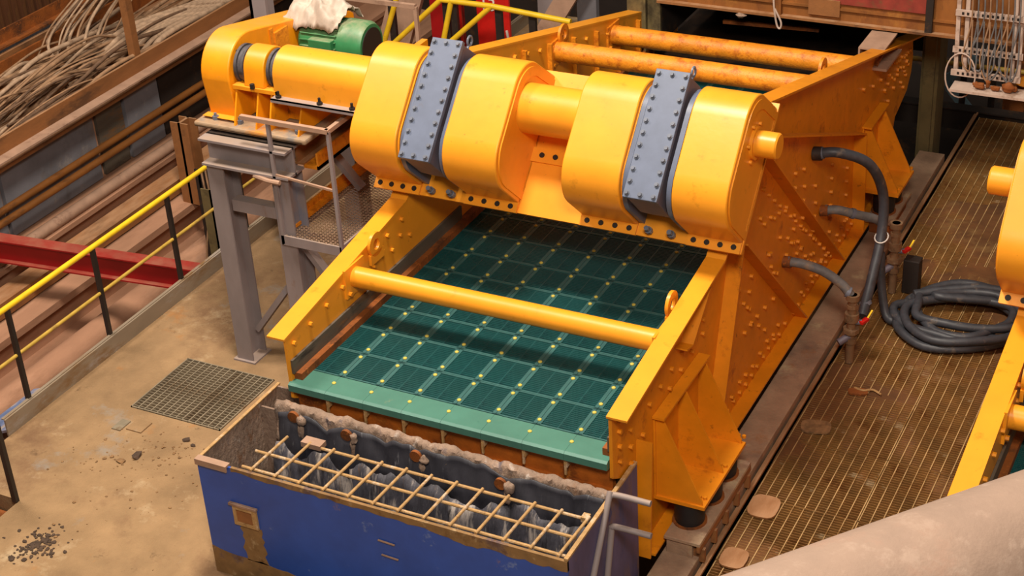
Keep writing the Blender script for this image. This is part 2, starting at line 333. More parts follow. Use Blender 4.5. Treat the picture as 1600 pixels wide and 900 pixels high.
for (x, y, r, m, lb) in ((-3.72, .13, .055, 'stone', 'dark stone, largest of those between the plates and the blue chute'), (-3.42, .55, .045, 'stone', 'dark lump of dirt beside the near corner of the floor grating'), (-3.3, .5, .035, 'stone', 'small dark lump against the blue chute near the floor grating'), (-3.83, .0, .04, 'stone_pale', 'pale brown stone lying beside the largest dark stone')):
    tag(rock((x, y, 0), r, m).build('stone', m), lb, 'stone')
# ================================================================== THE VIBRATING SCREEN
mc = thing('vibrating_screen', 'large yellow vibrating screen with green deck and grey exciter boxes', 'machine', (0, 4.5, .2))
AU = math.radians(47.1); EO = Vector((0, 2.223, 2.464)); EU = Vector((0, math.cos(AU), math.sin(AU))); EN = Vector((0, -math.sin(AU), math.cos(AU)))
UN = lambda u, n, x: EO + EU * u + EN * n + Vector((x, 0, 0))
def ubox(b, x0, x1, u0, u1, n0, n1): return b.obox(UN(u0, n0, x0), (x1 - x0, 0, 0), EU * (u1 - u0), EN * (n1 - n0))
plate = [(0, 1.97), (0, 1.35), (.2, 1.22), (.42, .95), (.5, .2), (8.25, .2), (8.55, .92), (9.06, 1.07), (9.22, 1.25), (9.26, 1.45), (9.18, 1.76), (3.25, 3.36), (3.05, 3.36), (2.5, 2.62), (2.2, 2.27)]
def ribs(b, s, segs, x0=1.585, x1=1.73, t=.018):
    for (y0, z0, y1, z1) in segs:
        d = Vector((0, y1 - y0, z1 - z0)); n = Vector((0, -d.z, d.y)).normalized() * t
        b.obox((s * x0, y0, z0), (s * (x1 - x0), 0, 0), d, n)
def hexbolt(b, p, ax, r=.02, h=.018, n=6):
    p = Vector(p); ax = Vector(ax); b.tube([p, p + ax * h], r, n)
for s in (-1, 1):
    sp = MB().prism(plate, s * 1.555, s * 1.585, YZ).build('side_plate', 'yellow' if s < 0 else 'yellow_dirty', mc)
    b = MB(); tp = [(-.03, 1.966), (2.2, 2.27), (2.36, 2.40), (2.5, 2.62), (2.75, 2.95)]
    for a, c in zip(tp, tp[1:]): ribs(b, s, [(a[0], a[1], c[0], c[1])], 1.55, 1.735, .022)
    b.build('front_flange', 'yellow', sp)
    b = MB(); ribs(b, s, [(2.95, 3.425, 9.2, 1.76)], 1.55, 1.735, .022); b.build('rear_flange', 'yellow' if s < 0 else 'yellow_dirty', sp)
    b = MB(); ribs(b, s, [(.5, .2, 8.25, .2)], 1.585, 1.735, .02); b.build('bottom_flange', 'yellow_dirty', sp)
    for seg in ((2.72, 2.2, 2.05, .22), (2.8, 2.12, 4.75, .22), (3.34, 2.82, 6.1, .22), (3.7, 2.82, 6.75, 1.5), (.42, .24, .5, 1.42), (6.75, 1.5, 6.85, .22)):
        b = MB(); ribs(b, s, [seg]); b.build('stiffener', 'yellow_dirty', sp)
    b = MB(); ribs(b, s, [(2.02, 2.22, 1.5, 1.80)], 1.585, 1.70, .015); ribs(b, s, [(1.5, 1.8, 1.36, 1.83)], 1.585, 1.70, .015); b.build('bracket_angle', 'yellow_dirty', sp)
    # bolts
    b = MB(); ax = (s, 0, 0); xo = s * 1.585
    def row(y0, z0, y1, z1, n, j=0):
        for k in range(n):
            t = k / max(1, n - 1); hexbolt(b, (xo, y0 + (y1 - y0) * t + random.uniform(-j, j), z0 + (z1 - z0) * t + random.uniform(-j, j)), ax, .0225, .032)
    row(.12, 1.85, 2.1, 2.12, 9); row(.12, 1.45, .12, 1.75, 3); row(.34, 1.1, .34, 1.8, 5); row(.6, .4, .6, 1.4, 7)
    row(.75, 1.62, 2.0, 1.75, 6); row(1.2, 1.5, 2.0, 1.6, 4)
    row(2.25, .5, 2.75, 1.6, 7); row(2.4, .45, 2.9, 1.55, 6); row(2.5, .32, 4.4, .32, 12, .02); row(2.6, .42, 4.2, .42, 9, .03)
    row(3.0, 1.95, 4.6, .42, 13); row(2.9, 1.5, 3.7, .6, 6, .05); row(3.1, .9, 4.0, .9, 5, .05); row(3.2, 1.2, 3.3, 1.5, 3)
    row(4.2, 1.5, 5.6, .45, 9, .04); row(4.7, .32, 6.8, .32, 14, .02); row(4.9, .45, 6.6, .45, 10, .04); row(3.6, 2.3, 5.9, .4, 14); row(4.4, 1.1, 5.2, .7, 7, .08)
    row(4.6, 2.0, 4.6, 1.2, 6); row(4.9, 1.9, 4.9, 1.0, 6, .03); row(5.3, 1.5, 5.3, .7, 6, .03); row(5.9, 1.5, 5.9, .5, 7); row(6.5, 1.35, 6.5, .5, 6)
    row(3.5, 2.0, 4.3, 1.7, 6, .05); row(3.8, 1.5, 4.1, 1.1, 5, .05)
    for k in range(8): row(7.6 + k * .18, 1.35 + .07 * (k % 3), 8.3 + k * .09, 1.75 - k * .02, 3, .03)
    row(8.8, 1.2, 9.05, 1.6, 4, .02); row(7.0, 1.9, 8.9, 1.5, 6, .04)
    tag(b.build('bolts', 'yellow_dirty', sp), 'rows of hexagonal bolt heads', kind='stuff')
    b = MB(); ax = (-s, 0, 0); xo = s * 1.555
    for k in range(8): hexbolt(b, (xo, .1 + k * .28, 1.88 + k * .0385), ax, .021, .03)
    for k in range(5): hexbolt(b, (xo, 1.5 + k * .17, 1.92 + .08 * (k % 2)), ax, .02, .028)
    for k in range(14): hexbolt(b, (xo, 3.7 + k * .3, 3.08 - k * .0802), ax, .026, .03)
    tag(b.build('inner_bolts', 'yellow', sp), 'bolt heads on the inner face', kind='stuff')
    for k in range(8): MB().box((s * 1.5, 4.15 + k * .62, 1.6), (s * 1.555, 4.19 + k * .62, 3.0 - k * .16)).build('inner_rib', 'yellow_rust', sp)
    MB().box((s * 1.53, .02, 1.6), (s * 1.553, 3.2, 1.74)).build('wear_strip', 'liner_strip', sp)
    MB().box((s * 1.47, .05, 1.44), (s * 1.553, 8.2, 1.6)).build('edge_strip', 'rust', sp)
# deck
pn = MB(); W, H = .386, .403
pn.box((-W/2, -H/2, -.04), (-W/2 + .034, H/2, 0)).box((W/2 - .034, -H/2, -.04), (W/2, H/2, 0)).box((-W/2, -H/2, -.04), (W/2, -H/2 + .016, 0)).box((-W/2, H/2 - .016, -.04), (W/2, H/2, 0))
pn.box((-.006, -H/2, -.03), (.006, H/2, -.001))
for j in range(13): y = -H/2 + .016 + (j + 1) * (H - .032) / 14; pn.box((-W/2, y - .005, -.03), (W/2, y + .005, -.002))
for i in range(1, 24):
    if i != 12: x = -W/2 + .034 + i * (W - .068) / 24; pn.box((x - .0028, -H/2, -.026), (x + .0028, H/2, -.005))
panel = None; pin = None
for j in range(19):
    for i in range(8):
        c = Vector((-1.375 + .39 * i, .4385 + .407 * j, 1.53))
        if panel is None: 
            panel = pn.build('deck_panel', 'green', origin=(0, 0, 0)); panel.parent = mc; q = panel; panel.data.materials.append(M['green_rib'])
            for p_ in panel.data.polygons: p_.material_index = 1 if p_.index < 24 else 0
        else: q = dup(panel, mc)
        q.location = c - mc.location
pmesh = MB().tube([(0, 0, -.01), (0, 0, .008), (0, 0, .014)], [.019, .019, .011], 8)
for i in range(7):
    for j in range(19):
        for d in (-.068, .068):
            y = .235 + .407 * j + d
            if y < .2: y = .115
            if pin is None: pin = pmesh.build('pin', 'pin', origin=(0, 0, 0)); pin.parent = mc; q = pin
            else: q = dup(pin, mc)
            q.location = Vector((-1.18 + .39 * i, y, 1.53)) - mc.location
            q.rotation_euler[2] = random.uniform(0, 3)
lip = [(-.045, 1.515), (-.045, 1.45), (-.01, 1.44), (.225, 1.47), (.225, 1.532), (-.02, 1.53)]
for i in range(8): MB().prism(lip, -1.57 + .39 * i, -1.182 + .39 * i, YZ).build('lip_panel', 'green_lip', mc)
MB().box((-1.55, .06, 1.18), (1.55, .12, 1.44)).box((-1.55, .02, 1.16), (1.55, .2, 1.2)).build('front_beam', 'rust_orange', mc)
for i in range(7):
    x = -1.18 + .39 * i; b = MB()
    b.box((x - .016, -.02, 1.36), (x + .016, .06, 1.44)).box((x - .009, -.03, 1.29), (x + .009, -.012, 1.40)); b.build('panel_hook', 'rod', mc)
for i in range(9): MB().box((-1.55 + .3875 * i - .03, .13, 1.2), (-1.55 + .3875 * i + .03, 8.1, 1.46)).build('deck_bearer', 'grime', mc)
MB().box((-1.55, .2, .75), (1.55, 8.2, .8)).build('under_pan', 'grime', mc)
for j in range(11): MB().box((-1.55, .5 + j * .75, 1.0), (1.55, .6 + j * .75, 1.2)).build('cross_member', 'grime', mc)
# cross tubes
def lug(b, x, y, z, r=.12, h=.055, t=.03):
    o = circ((y, z), r, 20); i = circ((y, z), h, 20); b.ring(o, i, x - t / 2, x + t / 2, YZ); b.box((x - t / 2, y - r * .96, z - r * 1.5), (x + t / 2, y + r * .96, z - r * .62))
for (y, z, r, m) in ((1.15, 2.0, .1, 'yellow'), (5.6, 2.52, .115, 'yellow_rust'), (7.15, 2.13, .115, 'yellow_rust')):
    ct = MB().tube([(-1.555, y, z), (1.555, y, z)], r, 28).build('cross_tube', m, mc, smooth=40)
    for s in (-1, 1):
        MB().box((s * 1.555, y - .17, z - .16), (s * 1.53, y + .17, z + .14)).build('end_plate', m, ct)
        for dy in (-.13, .13):
            b = MB(); hexbolt(b, (s * 1.53, y + dy, z - .12), (-s, 0, 0), .022, .03); b.build('bolt', 'yellow_dirty', ct)
        if y < 7:
            b = MB(); lug(b, s * 1.5, y + (.34 if y < 3 else .1), z + (.18 if y < 3 else .17)); b.build('lifting_eye', m, ct, smooth=35)
# exciter beam and exciters
eb = ubox(MB(), -1.89, 1.89, -.09, 1.33, -.035, 0)
eb.build('mounting_plate', 'yellow', mc)
MB().prism([(0.05, -.035), (1.25, -.035), (1.15, -.42), (.25, -.42)], -1.55, 1.55, UN).build('exciter_beam', 'yellow', mc)
cprof = [(0.0, 0)] + circ((.345, .42), .345, 12, PI, PI / 2, True) + circ((.90, .42), .345, 12, PI / 2, 0, True) + [(1.285, 0)]
def inset(k): return [(.645 + (u - .645) * k, .0 + n * k) for u, n in cprof]
def cover(x0, x1):
    c = MB().prism(cprof, x0, x1, UN).build('exciter_cover', 'yellow', mc, smooth=35, bevel=.012)
    for x, d in ((x0, -1), (x1, 1)):
        MB().ring(inset(.94), inset(.82), x, x + d * .012, UN).build('cheek_rim', 'yellow', c, smooth=35)
    ubox(MB(), x0, x1, -.10, .04, 0, .028).build('base_strip', 'yellow', c)
    n = 4
    for k in range(n):
        x = x0 + (x1 - x0) * (k + .5) / n; b = MB().tube([UN(-.045, .026, x), UN(-.045, .036, x)], .026, 10); b.build('bolt_head', 'hole', c)
    return c
for (x0, x1) in ((-1.88, -1.375), (-.885, -.325), (.325, .885), (1.375, 1.88)): cover(x0, x1)
def gearbox(x0, x1):
    xm = (x0 + x1) / 2
    bd = MB().prism([(.12, 0), (.06, .3), (.07, .72), (1.23, .72), (1.25, .42), (1.15, 0)], x0 + .015, x1 - .015, UN).build('exciter_box', 'greydark', mc, bevel=.008)
    cp = ubox(MB(), x0, x1, .055, 1.245, .72, .775).build('cover_plate', 'greypaint', bd, bevel=.006)
    pos = [(x0 + .035, .095 + k * 1.11 / 10) for k in range(11)] + [(x1 - .035, .095 + k * 1.11 / 10) for k in range(11)] + [(xm, .095), (xm, 1.205)]
    bm_ = None
    for (x, u) in pos:
        b = MB(); p = UN(u, .775, x); b.tube([p, p + EN * .006, p + EN * .006, p + EN * .028], [.026, .026, .019, .017], 8); b.build('bolt', 'bolt', bd)
    for x, d in ((x0, -1), (x1, 1)):
        MB().prism([(.645 + (u - .645) * .96, n * .93) for u, n in cprof], x + d * .025, x + d * .07, UN).build('end_flange', 'greypaint', bd, smooth=35)
    b = MB(); p = UN(1.26, .5, xm + .08); b.tube([p, p + EU * .04], .014, 8); c = p + EU * .085
    b.tube([c + EU * .045 * math.cos(a) + EN * .045 * math.sin(a) for a in [k * PI / 8 for k in range(16)]], .012, 6, closed=True); b.build('eye_bolt', 'bolt', bd, smooth=40)
    for dx in (-.11, .11):
        b = MB(); p = UN(-.04, .03, xm + dx); b.tube([p, p + EN * .05, p + EN * .05, p + EN * .11], [.035, .035, .024, .024], 8); b.build('anchor_nut', 'bolt', bd)
gearbox(-1.285, -.965); gearbox(.965, 1.285)
sy = UN(.82, .4, 0)
MB().tube([(-.33, sy.y, sy.z), (.33, sy.y, sy.z)], .235, 36).build('shaft_tube', 'yellow', mc, smooth=40)
for x0, x1 in ((-.325, .325),):
    b = ubox(MB(), x0, x1, .42, .56, 0, .03); b.build('tube_saddle', 'yellow', mc)
    for x in (-.22, -.08, .08, .22):
        b = MB().tube([UN(.49, .03, x), UN(.49, .042, x)], .026, 10); b.build('bolt_head', 'hole', mc)
st = MB().tube([(1.875, sy.y, sy.z), (1.91, sy.y, sy.z), (1.91, sy.y, sy.z), (2.095, sy.y, sy.z), (2.11, sy.y, sy.z)], [.15, .15, .118, .118, .105], 28).build('shaft_stub', 'yellow', mc, smooth=40)
for k in range(6):
    a = k * PI / 3; b = MB(); hexbolt(b, UN(.82 + .18 * math.cos(a), .4 + .18 * math.sin(a), 1.88), (1, 0, 0), .018, .025); b.build('bolt', 'yellow', st)
# spring brackets (front and rear, both sides)
def bracket(s, y0, y1, zt, zb, xo, rear=False):
    br = MB().box((s * 1.585, y0 - .02, zb), (s * xo, y1 + .02, zb + .035)).build('spring_bracket', 'yellow_dirty', mc)
    MB().box((s * 1.587, y0 - .02, zb + .035), (s * 1.607, y1 + .02, zt)).build('back_plate', 'yellow_dirty', br)
    MB().box((s * 1.587, y0 - .04, zt), (s * 1.70, y1 + .04, zt + .022)).build('top_flange', 'yellow_dirty', br)
    ys = (y0, (y0 + y1) / 2, y1 - .02) if not rear else (y0 + .03, y1 - .05)
    for y in ys:
        MB().prism([(s * 1.607, zb + .035), (s * (xo - .03), zb + .035), (s * (xo - .03), zb + .07), (s * 1.66, zt), (s * 1.607, zt)], y, y + .02, XZ).build('gusset', 'yellow_dirty', br)
    k = 0
    for y in ys:
        for x in (xo - .09, xo - .04):
            b = MB(); hexbolt(b, (s * x, y + .1, zb + .035), (0, 0, 1), .02, .025); b.build('bolt', 'yellow_dirty', br)
for s in (-1, 1):
    bracket(s, .86, 1.88, 1.42, .55, 2.06)
    bracket(s, 7.1, 7.75, 1.42, .6, 2.05, True)
# ================================================================== springs, supports, second screen
def spring(x, y, z0, z1, label, r=.14):
    h = z1 - z0; pts = []; rs = []
    for k in range(9):
        t = k / 8; pts.append((x, y, z0 + h * t)); rs.append(r * (.93 + .07 * math.sin(t * PI)) )
    sp = thing('rubber_spring', label, 'spring', (x, y, z0), 'rubber springs under the brackets')
    MB().tube(pts, rs, 28).build('rubber_body', 'black', sp, smooth=50)
    MB().tube([(x, y, z0), (x, y, z0 + .012)], r * 1.12, 24).build('seat_plate', 'rust', sp, smooth=40)
spring(1.87, .98, .3, .55, 'black rubber spring under the front bracket, nearest the blue chute')
spring(1.89, 1.36, .3, .55, 'middle black rubber spring under the front bracket')
spring(1.89, 1.74, .3, .55, 'black rubber spring at the far end of the front bracket')
spring(1.84, 7.28, .3, .6, 'black rubber spring under the rear bracket near the hoses', .13)
spring(1.84, 7.58, .3, .6, 'black rubber spring under the rear bracket, farther from the hoses', .13)
ss = thing('spring_support', 'rusty steel stool carrying the front rubber springs, with short legs', 'support', (1.9, 1.3, .06))
MB().box((1.74, .68, .265), (2.08, 2.0, .3)).build('top_plate', 'beam_conc', ss, bevel=.005)
MB().box((2.05, .68, .2), (2.08, 2.0, .265)).build('edge_bar', 'rust_dusty', ss)
MB().box((1.76, .7, .11), (2.0, 1.98, .265)).build('core_block', 'beam_conc', ss)
for k in range(5): MB().box((2.0, .74 + k * .29, .06), (2.1, .78 + k * .29, .2)).build('leg', 'rust_dusty', ss)
ss = thing('spring_support', 'rusty steel stool under the rear rubber springs beside the hoses', 'support', (1.85, 7.4, .11))
MB().box((1.7, 7.0, .265), (2.02, 7.85, .3)).build('top_plate', 'beam_conc', ss); MB().box((1.74, 7.05, .11), (1.98, 7.8, .265)).build('core_block', 'rust', ss)
# second screen: same make, standing to the right; only its left side comes into view
def far_part(q):
    n = q.name.split('.')[0]; l = q.location
    if n in ('deck_panel', 'pin') and (l.y > -.6 or l.x > .3): return True
    return n in ('shaft_stub', 'bolts') or (n in ('deck_bearer', 'cross_member', 'lip_panel', 'panel_hook') and False)
m2 = copy_tree(mc, None, far_part); m2.location.x += 6.02
tag(m2, 'second yellow vibrating screen cut off by the right edge of the picture', 'machine')
MB().tube([(6.02 - 1.875, sy.y, sy.z), (6.02 - 1.91, sy.y, sy.z), (6.02 - 1.91, sy.y, sy.z), (6.02 - 2.1, sy.y, sy.z), (6.02 - 2.115, sy.y, sy.z)], [.15, .15, .118, .118, .105], 28).build('shaft_stub', 'yellow', m2, smooth=40)
struct(MB().box((3.98, -3, -.4), (4.3, 9.4, .11)).build('floor_beam_right', 'beam_conc', bevel=.01))
# ================================================================== DRIVE AND ITS PLATFORM
pf = thing('drive_platform', 'grey steel portal frame carrying the orange drive beside the screen', 'frame', (-3.3, 3.3, 0))
def ibeam_v(name, x, y, z0, z1, w=.2, d=.26, par=None, m='column'):     # column, web along y
    MB().box((x - w/2, y, z0), (x + w/2, y + .02, z1)).box((x - w/2, y + d - .02, z0), (x + w/2, y + d, z1)).box((x - .008, y + .02, z0), (x + .008, y + d - .02, z1)).box((x - w/2 - .04, y - .03, z0), (x + w/2 + .04, y + d + .03, z0 + .02)).build(name, m, par)
for x in (-3.715, -2.92):
    for y in (2.03, 4.4): ibeam_v('column', x, y, 0, 2.38, par=pf)
def ibeam_x(name, x0, x1, y, z0, z1, w, par, m='column'):
    MB().box((x0, y, z1 - .025), (x1, y + w, z1)).box((x0, y, z0), (x1, y + w, z0 + .025)).box((x0, y + w / 2 - .01, z0), (x1, y + w / 2 + .01, z1)).build(name, m, par)
ibeam_x('cross_beam', -3.83, -2.78, 1.98, 2.38, 2.68, .3, pf)
ibeam_x('cross_beam', -3.83, -2.78, 4.38, 2.38, 2.68, .3, pf)
for x in (-3.78, -3.35, -2.93):
    MB().box((x, 2.28, 2.42), (x + .15, 4.4, 2.44)).box((x, 2.28, 2.655), (x + .15, 4.4, 2.68)).box((x + .06, 2.28, 2.44), (x + .08, 4.4, 2.655)).build('long_beam', 'rust_dusty', pf)
MB().box((-2.8, 2.3, 2.38), (-2.62, 4.6, 2.42)).box((-2.64, 2.3, 2.38), (-2.62, 4.6, 2.56)).build('edge_angle', 'yellow_rust', pf)
MB().box((-3.6, 2.08, 1.85), (-3.05, 2.2, 1.98)).build('tie_beam', 'column', pf)
for (a, c) in (((-2.85, 2.2, 1.55), (-2.35, 2.2, .9)), ((-3.6, 2.2, .35), (-3.1, 2.2, 1.0)), ((-2.9, 2.3, 1.6), (-2.9, 4.3, .3)), ((-3.0, 3.0, 2.3), (-2.6, 3.0, 1.85))): MB().bar(a, c, .1, .06).build('brace', 'column', pf)
# bed plate with drive
dr = thing('drive_bed', 'dusty orange bed plate with ribbed bearing pedestal under the drive shaft', 'machine base', (-3.2, 3.2, 2.68))
MB().box((-3.95, 2.1, 2.74), (-2.6, 2.45, 2.8)).box((-3.95, 2.1, 2.74), (-2.62, 4.6, 2.785)).build('bed_plate', 'bed', dr, bevel=.02)
for x, y in ((-3.7, 2.3), (-2.85, 2.3), (-3.7, 4.3), (-2.85, 4.3)): MB().box((x - .09, y - .07, 2.68), (x + .09, y + .09, 2.74)).build('packer', 'column', dr)
MB().box((-3.5, 2.25, 3.16), (-2.97, 2.75, 3.2)).box((-2.99, 2.25, 3.07), (-2.7, 2.75, 3.1)).box((-2.99, 2.25, 3.07), (-2.97, 2.75, 3.2)).build('pedestal_top', 'orange_drive', dr)
for x in (-3.48, -3.22, -3.06): MB().prism([(2.27, 3.16), (2.15, 2.8), (2.85, 2.8), (2.75, 3.16)], x, x + .018, YZ).build('rib', 'orange_drive', dr)
MB().prism([(2.27, 3.07), (2.15, 2.8), (2.85, 2.8), (2.75, 3.07)], -2.72, -2.702, YZ).build('rib', 'orange_drive', dr)
MB().box((-3.5, 2.5, 2.8), (-2.7, 2.53, 3.16)).build('web', 'orange_drive', dr)
MB().box((-2.62, 2.85, 2.8), (-2.55, 4.5, 2.95)).box((-2.7, 2.75, 2.9), (-2.4, 3.1, 2.94)).build('motor_rail', 'orange_drive', dr)
for x in (-3.75, -3.45, -2.75):
    b = MB(); hexbolt(b, (x, 2.22, 2.8), (0, 0, 1), .035, .04); b.tube([(x, 2.22, 2.84), (x, 2.22, 2.87)], .016, 8); b.build('anchor_bolt', 'bolt', dr)
bp = circ((2.5, 3.34), .215, 18, PI, 0, True)
bh = MB().prism([(2.27, 3.2)] + [(2.285, 3.34)] + bp[1:-1] + [(2.715, 3.34), (2.73, 3.2)], -3.37, -3.13, YZ)
o = tag(bh.build('bearing_housing', 'orange_drive', smooth=35, bevel=.01), 'domed orange bearing housing between the two dark couplings', 'bearing')
b = MB(); hexbolt(b, (-3.25, 2.24, 3.2), (0, 0, 1), .025, .05); b.build('bolt', 'hole', o)
for x, lb in ((-3.50, 'dark ribbed shaft coupling beside the orange belt guard'), (-3.11, 'dark ribbed shaft coupling beside the long yellow shaft guard')):
    cp = thing('shaft_coupling', lb, 'coupling', (x + .05, 2.5, 3.14), 'dark couplings on the drive shaft')
    for k in range(3): MB().tube([(x + .04 * k, 2.5, 3.34), (x + .04 * k + .03, 2.5, 3.34)], .2 - .012 * (k % 2), 24).build('disc', 'coupling', cp, smooth=40)
    for k in range(10):
        a = k * PI / 5; MB().tube([(x - .005, 2.5 + .165 * math.cos(a), 3.34 + .165 * math.sin(a)), (x + .125, 2.5 + .165 * math.cos(a), 3.34 + .165 * math.sin(a))], .016, 6).build('bolt', 'dark', cp)
MB_pts = circ((2.5, 3.34), .245, 24, PI, 0, True); MB_in = circ((2.5, 3.34), .232, 24, PI, 0, True)
gs = thing('shaft_guard', 'long yellow half round guard over the drive shaft', 'guard', (-2.5, 2.5, 3.14))
out = [(2.255, 3.16)] + MB_pts + [(2.745, 3.16)]; inn = [(2.268, 3.16)] + MB_in + [(2.732, 3.16)]
b = MB(); n = len(out); vs_ = [YZ(p, q, -3.0) for p, q in out + inn[::-1]] + [YZ(p, q, -1.95) for p, q in out + inn[::-1]]; N2 = 2 * n
fs_ = [(i, (i + 1) % N2, N2 + (i + 1) % N2, N2 + i) for i in range(N2)] + [(i, i + 1, N2 - 2 - i, N2 - 1 - i) for i in range(n - 1)] + [(N2 + i, N2 + N2 - 1 - i, N2 + N2 - 2 - i, N2 + i + 1) for i in range(n - 1)]
b.add(vs_, fs_).build('half_cylinder', 'yellow', gs, smooth=40)
MB().box((-3.0, 2.17, 3.145), (-1.95, 2.268, 3.16)).box((-3.0, 2.17, 3.12), (-1.95, 2.18, 3.16)).build('lower_flange', 'column', gs)
MB().tube([(-3.0, 2.5, 3.34), (-1.95, 2.5, 3.34)], .06, 12).build('shaft', 'dark', gs, smooth=40)
for x in (-2.93, -2.45, -2.08):
    b = MB(); hexbolt(b, (x, 2.215, 3.16), (0, 0, 1), .03, .025); b.tube([(x, 2.215, 3.18), (x, 2.215, 3.23)], .014, 8); b.build('bolt', 'hole', gs)
# belt guard
bg_ = thing('belt_guard', 'tall rounded orange belt guard at the left end of the drive', 'guard', (-3.68, 3.3, 2.8))
gpr = [(2.3, 2.8), (2.24, 3.22)] + circ((2.62, 3.24), .38, 12, PI, PI * .44, True) + [(4.35, 3.26), (4.6, 3.1), (4.6, 2.8)]
MB().prism(gpr, -3.87, -3.53, YZ).build('casing', 'orange_drive', bg_, smooth=30, bevel=.015)
MB().prism([(2.3, 2.8), (2.24, 2.8), (2.2, 2.83), (2.3, 2.83)], -3.9, -3.5, YZ).build('foot_flange', 'orange_drive', bg_)
MB().box((-3.53, 3.0, 2.83), (-3.515, 3.06, 3.5)).box((-3.53, 3.06, 2.83), (-3.5, 3.3, 3.44)).build('door_strip', 'yellow_rust', bg_)
MB().box((-3.53, 2.42, 3.35), (-3.524, 2.45, 3.5)).build('slot', 'hole', bg_)
# motor
mo = thing('electric_motor', 'dusty green finned electric motor lying behind the shaft guard', 'motor', (-3.1, 3.62, 2.8))
MB().tube([(-3.48, 3.62, 3.2), (-3.44, 3.62, 3.2), (-2.98, 3.62, 3.2)], [.2, .225, .225], 28).build('body', 'motor', mo, smooth=40)
for k in range(22):
    a = k * 2 * PI / 22; c, s_ = math.cos(a), math.sin(a)
    MB().obox((-3.44, 3.62 + .22 * c - .005 * s_, 3.2 + .22 * s_ + .005 * c), (.44, 0, 0), (0, .028 * c, .028 * s_), (0, .01 * s_, -.01 * c)).build('fin', 'motor', mo)
MB().tube([(-2.985, 3.62, 3.2), (-2.98, 3.62, 3.2), (-2.74, 3.62, 3.2), (-2.70, 3.62, 3.2)], [.22, .255, .25, .225], 28).build('fan_cowl', 'motor', mo, smooth=40)
MB().tube([(-2.705, 3.62, 3.2), (-2.69, 3.62, 3.2)], .19, 24).build('cowl_grille', 'hole', mo)
MB().box((-3.46, 3.34, 3.06), (-2.9, 3.40, 3.12)).box((-3.46, 3.38, 2.8), (-2.9, 3.86, 3.05)).build('foot', 'motor', mo)
MB().box((-3.3, 3.33, 3.2), (-3.02, 3.44, 3.3)).build('terminal_box', 'motor', mo, bevel=.01)
# crumpled sheet on the motor: a displaced, folded cloth
def noise2(x, y, s):
    return math.sin(x * s + 1.7 * math.sin(y * s * .7)) * math.cos(y * s * 1.3 + 1.1 * math.sin(x * s * .9))
b = MB(); NX, NY = 46, 34
for j in range(NY):
    for i in range(NX):
        u, v = i / (NX - 1), j / (NY - 1); x = -3.66 + .70 * u; y = 3.42 + .52 * v
        hgt = 3.42 + .24 * math.sin(PI * min(1, v * 1.05)) ** .7 * (.55 + .45 * math.sin(PI * u)) - .06 * max(0, .22 - v) / .22 - .08 * max(0, .12 - u) / .12
        f = .05 * noise2(x, y, 15) + .03 * abs(noise2(x + .3, y, 27)) - .02 * abs(noise2(y, x, 41)) + .03 * max(0, noise2(y * 1.3, x, 9))
        b.v.append((x + .03 * noise2(y, x, 13), y + .03 * noise2(x, y, 11) - .04 * f, max(hgt + f, 3.46 if .12 < v < .8 else 3.3)))
for j in range(NY - 1):
    for i in range(NX - 1): k = j * NX + i; b.f.append((k, k + 1, k + NX + 1, k + NX))
o = b.build('plastic_sheet', 'sheet', smooth=60, fix=False); md = o.modifiers.new('thick', 'SOLIDIFY'); md.thickness = .006
tag(o, 'crumpled dirty white plastic sheet thrown over the green motor', 'sheet')
# bracket plates behind guard
tag(MB().box((-4.72, 4.3, 2.9), (-4.68, 4.7, 3.6)).box((-4.72, 4.3, 2.9), (-4.5, 4.34, 3.6)).box((-4.75, 4.28, 0), (-4.5, 4.5, 2.9)).build('steel_post', 'column'), 'grey steel angle post standing behind the orange belt guard', 'post')
# small mesh platform with rails
mp = thing('mesh_platform', 'small expanded metal service platform with thin handrails beside the screen', 'platform', (-2.6, 3.2, 1.7))
x0, x1, y0, y1, z = -2.96, -2.24, 1.98, 4.35, 1.72
MB().box((x0, y0, z - .09), (x1, y0 + .02, z + .015)).box((x1 - .02, y0, z - .09), (x1, y1, z + .015)).box((x0, y0, z - .09), (x0 + .02, y1, z + .015)).box((x0, y1 - .02, z - .09), (x1, y1, z + .015)).build('frame', 'column', mp)
b = MB(); t = .007; L = .085; Wd = .04
ny = int((y1 - y0) / Wd); nx = int((x1 - x0) / L)
for j in range(ny):
    for i in range(nx):
        xa = x0 + .02 + i * L; ya = y0 + .02 + j * Wd
        for (p, q) in (((xa, ya + Wd / 2), (xa + L / 2, ya + Wd)), ((xa + L / 2, ya + Wd), (xa + L, ya + Wd / 2)), ((xa, ya + Wd / 2), (xa + L / 2, ya)), ((xa + L / 2, ya), (xa + L, ya + Wd / 2))):
            if q[0] < x1 and max(p[1], q[1]) < y1: b.bar((p[0], p[1], z), (q[0], q[1], z), t, .006)
tag(b.build('expanded_mesh', 'beam_conc', mp), 'rusty diamond expanded metal mesh', kind='stuff')
MB().box((x0 - .03, y0 + .2, z + .015), (x0 + .06, y1, z + .05)).box((x0 - .03, y0 + .2, z), (x0 - .01, y1, z + .12)).build('toe_angle', 'yellow_rust', mp)
for (x, y) in ((x0, y0), (x1 - .02, y0), (x1 - .02, 4.3)): MB().box((x, y, z - .08), (x + .035, y + .035, 3.0)).build('post', 'column', mp)
MB().bar((x0 - .3, y0 + .015, 3.0), (x1, y0 + .015, 3.0), .045, .045).build('top_rail', 'beige', mp)
MB().bar((x1 - .01, y0, 3.0), (x1 - .01, 4.33, 3.0), .045, .045).build('top_rail', 'beige', mp)
MB().bar((x0, y0 + .015, 2.42), (x1, y0 + .015, 2.36), .022, .022).build('mid_rail', 'beige', mp)
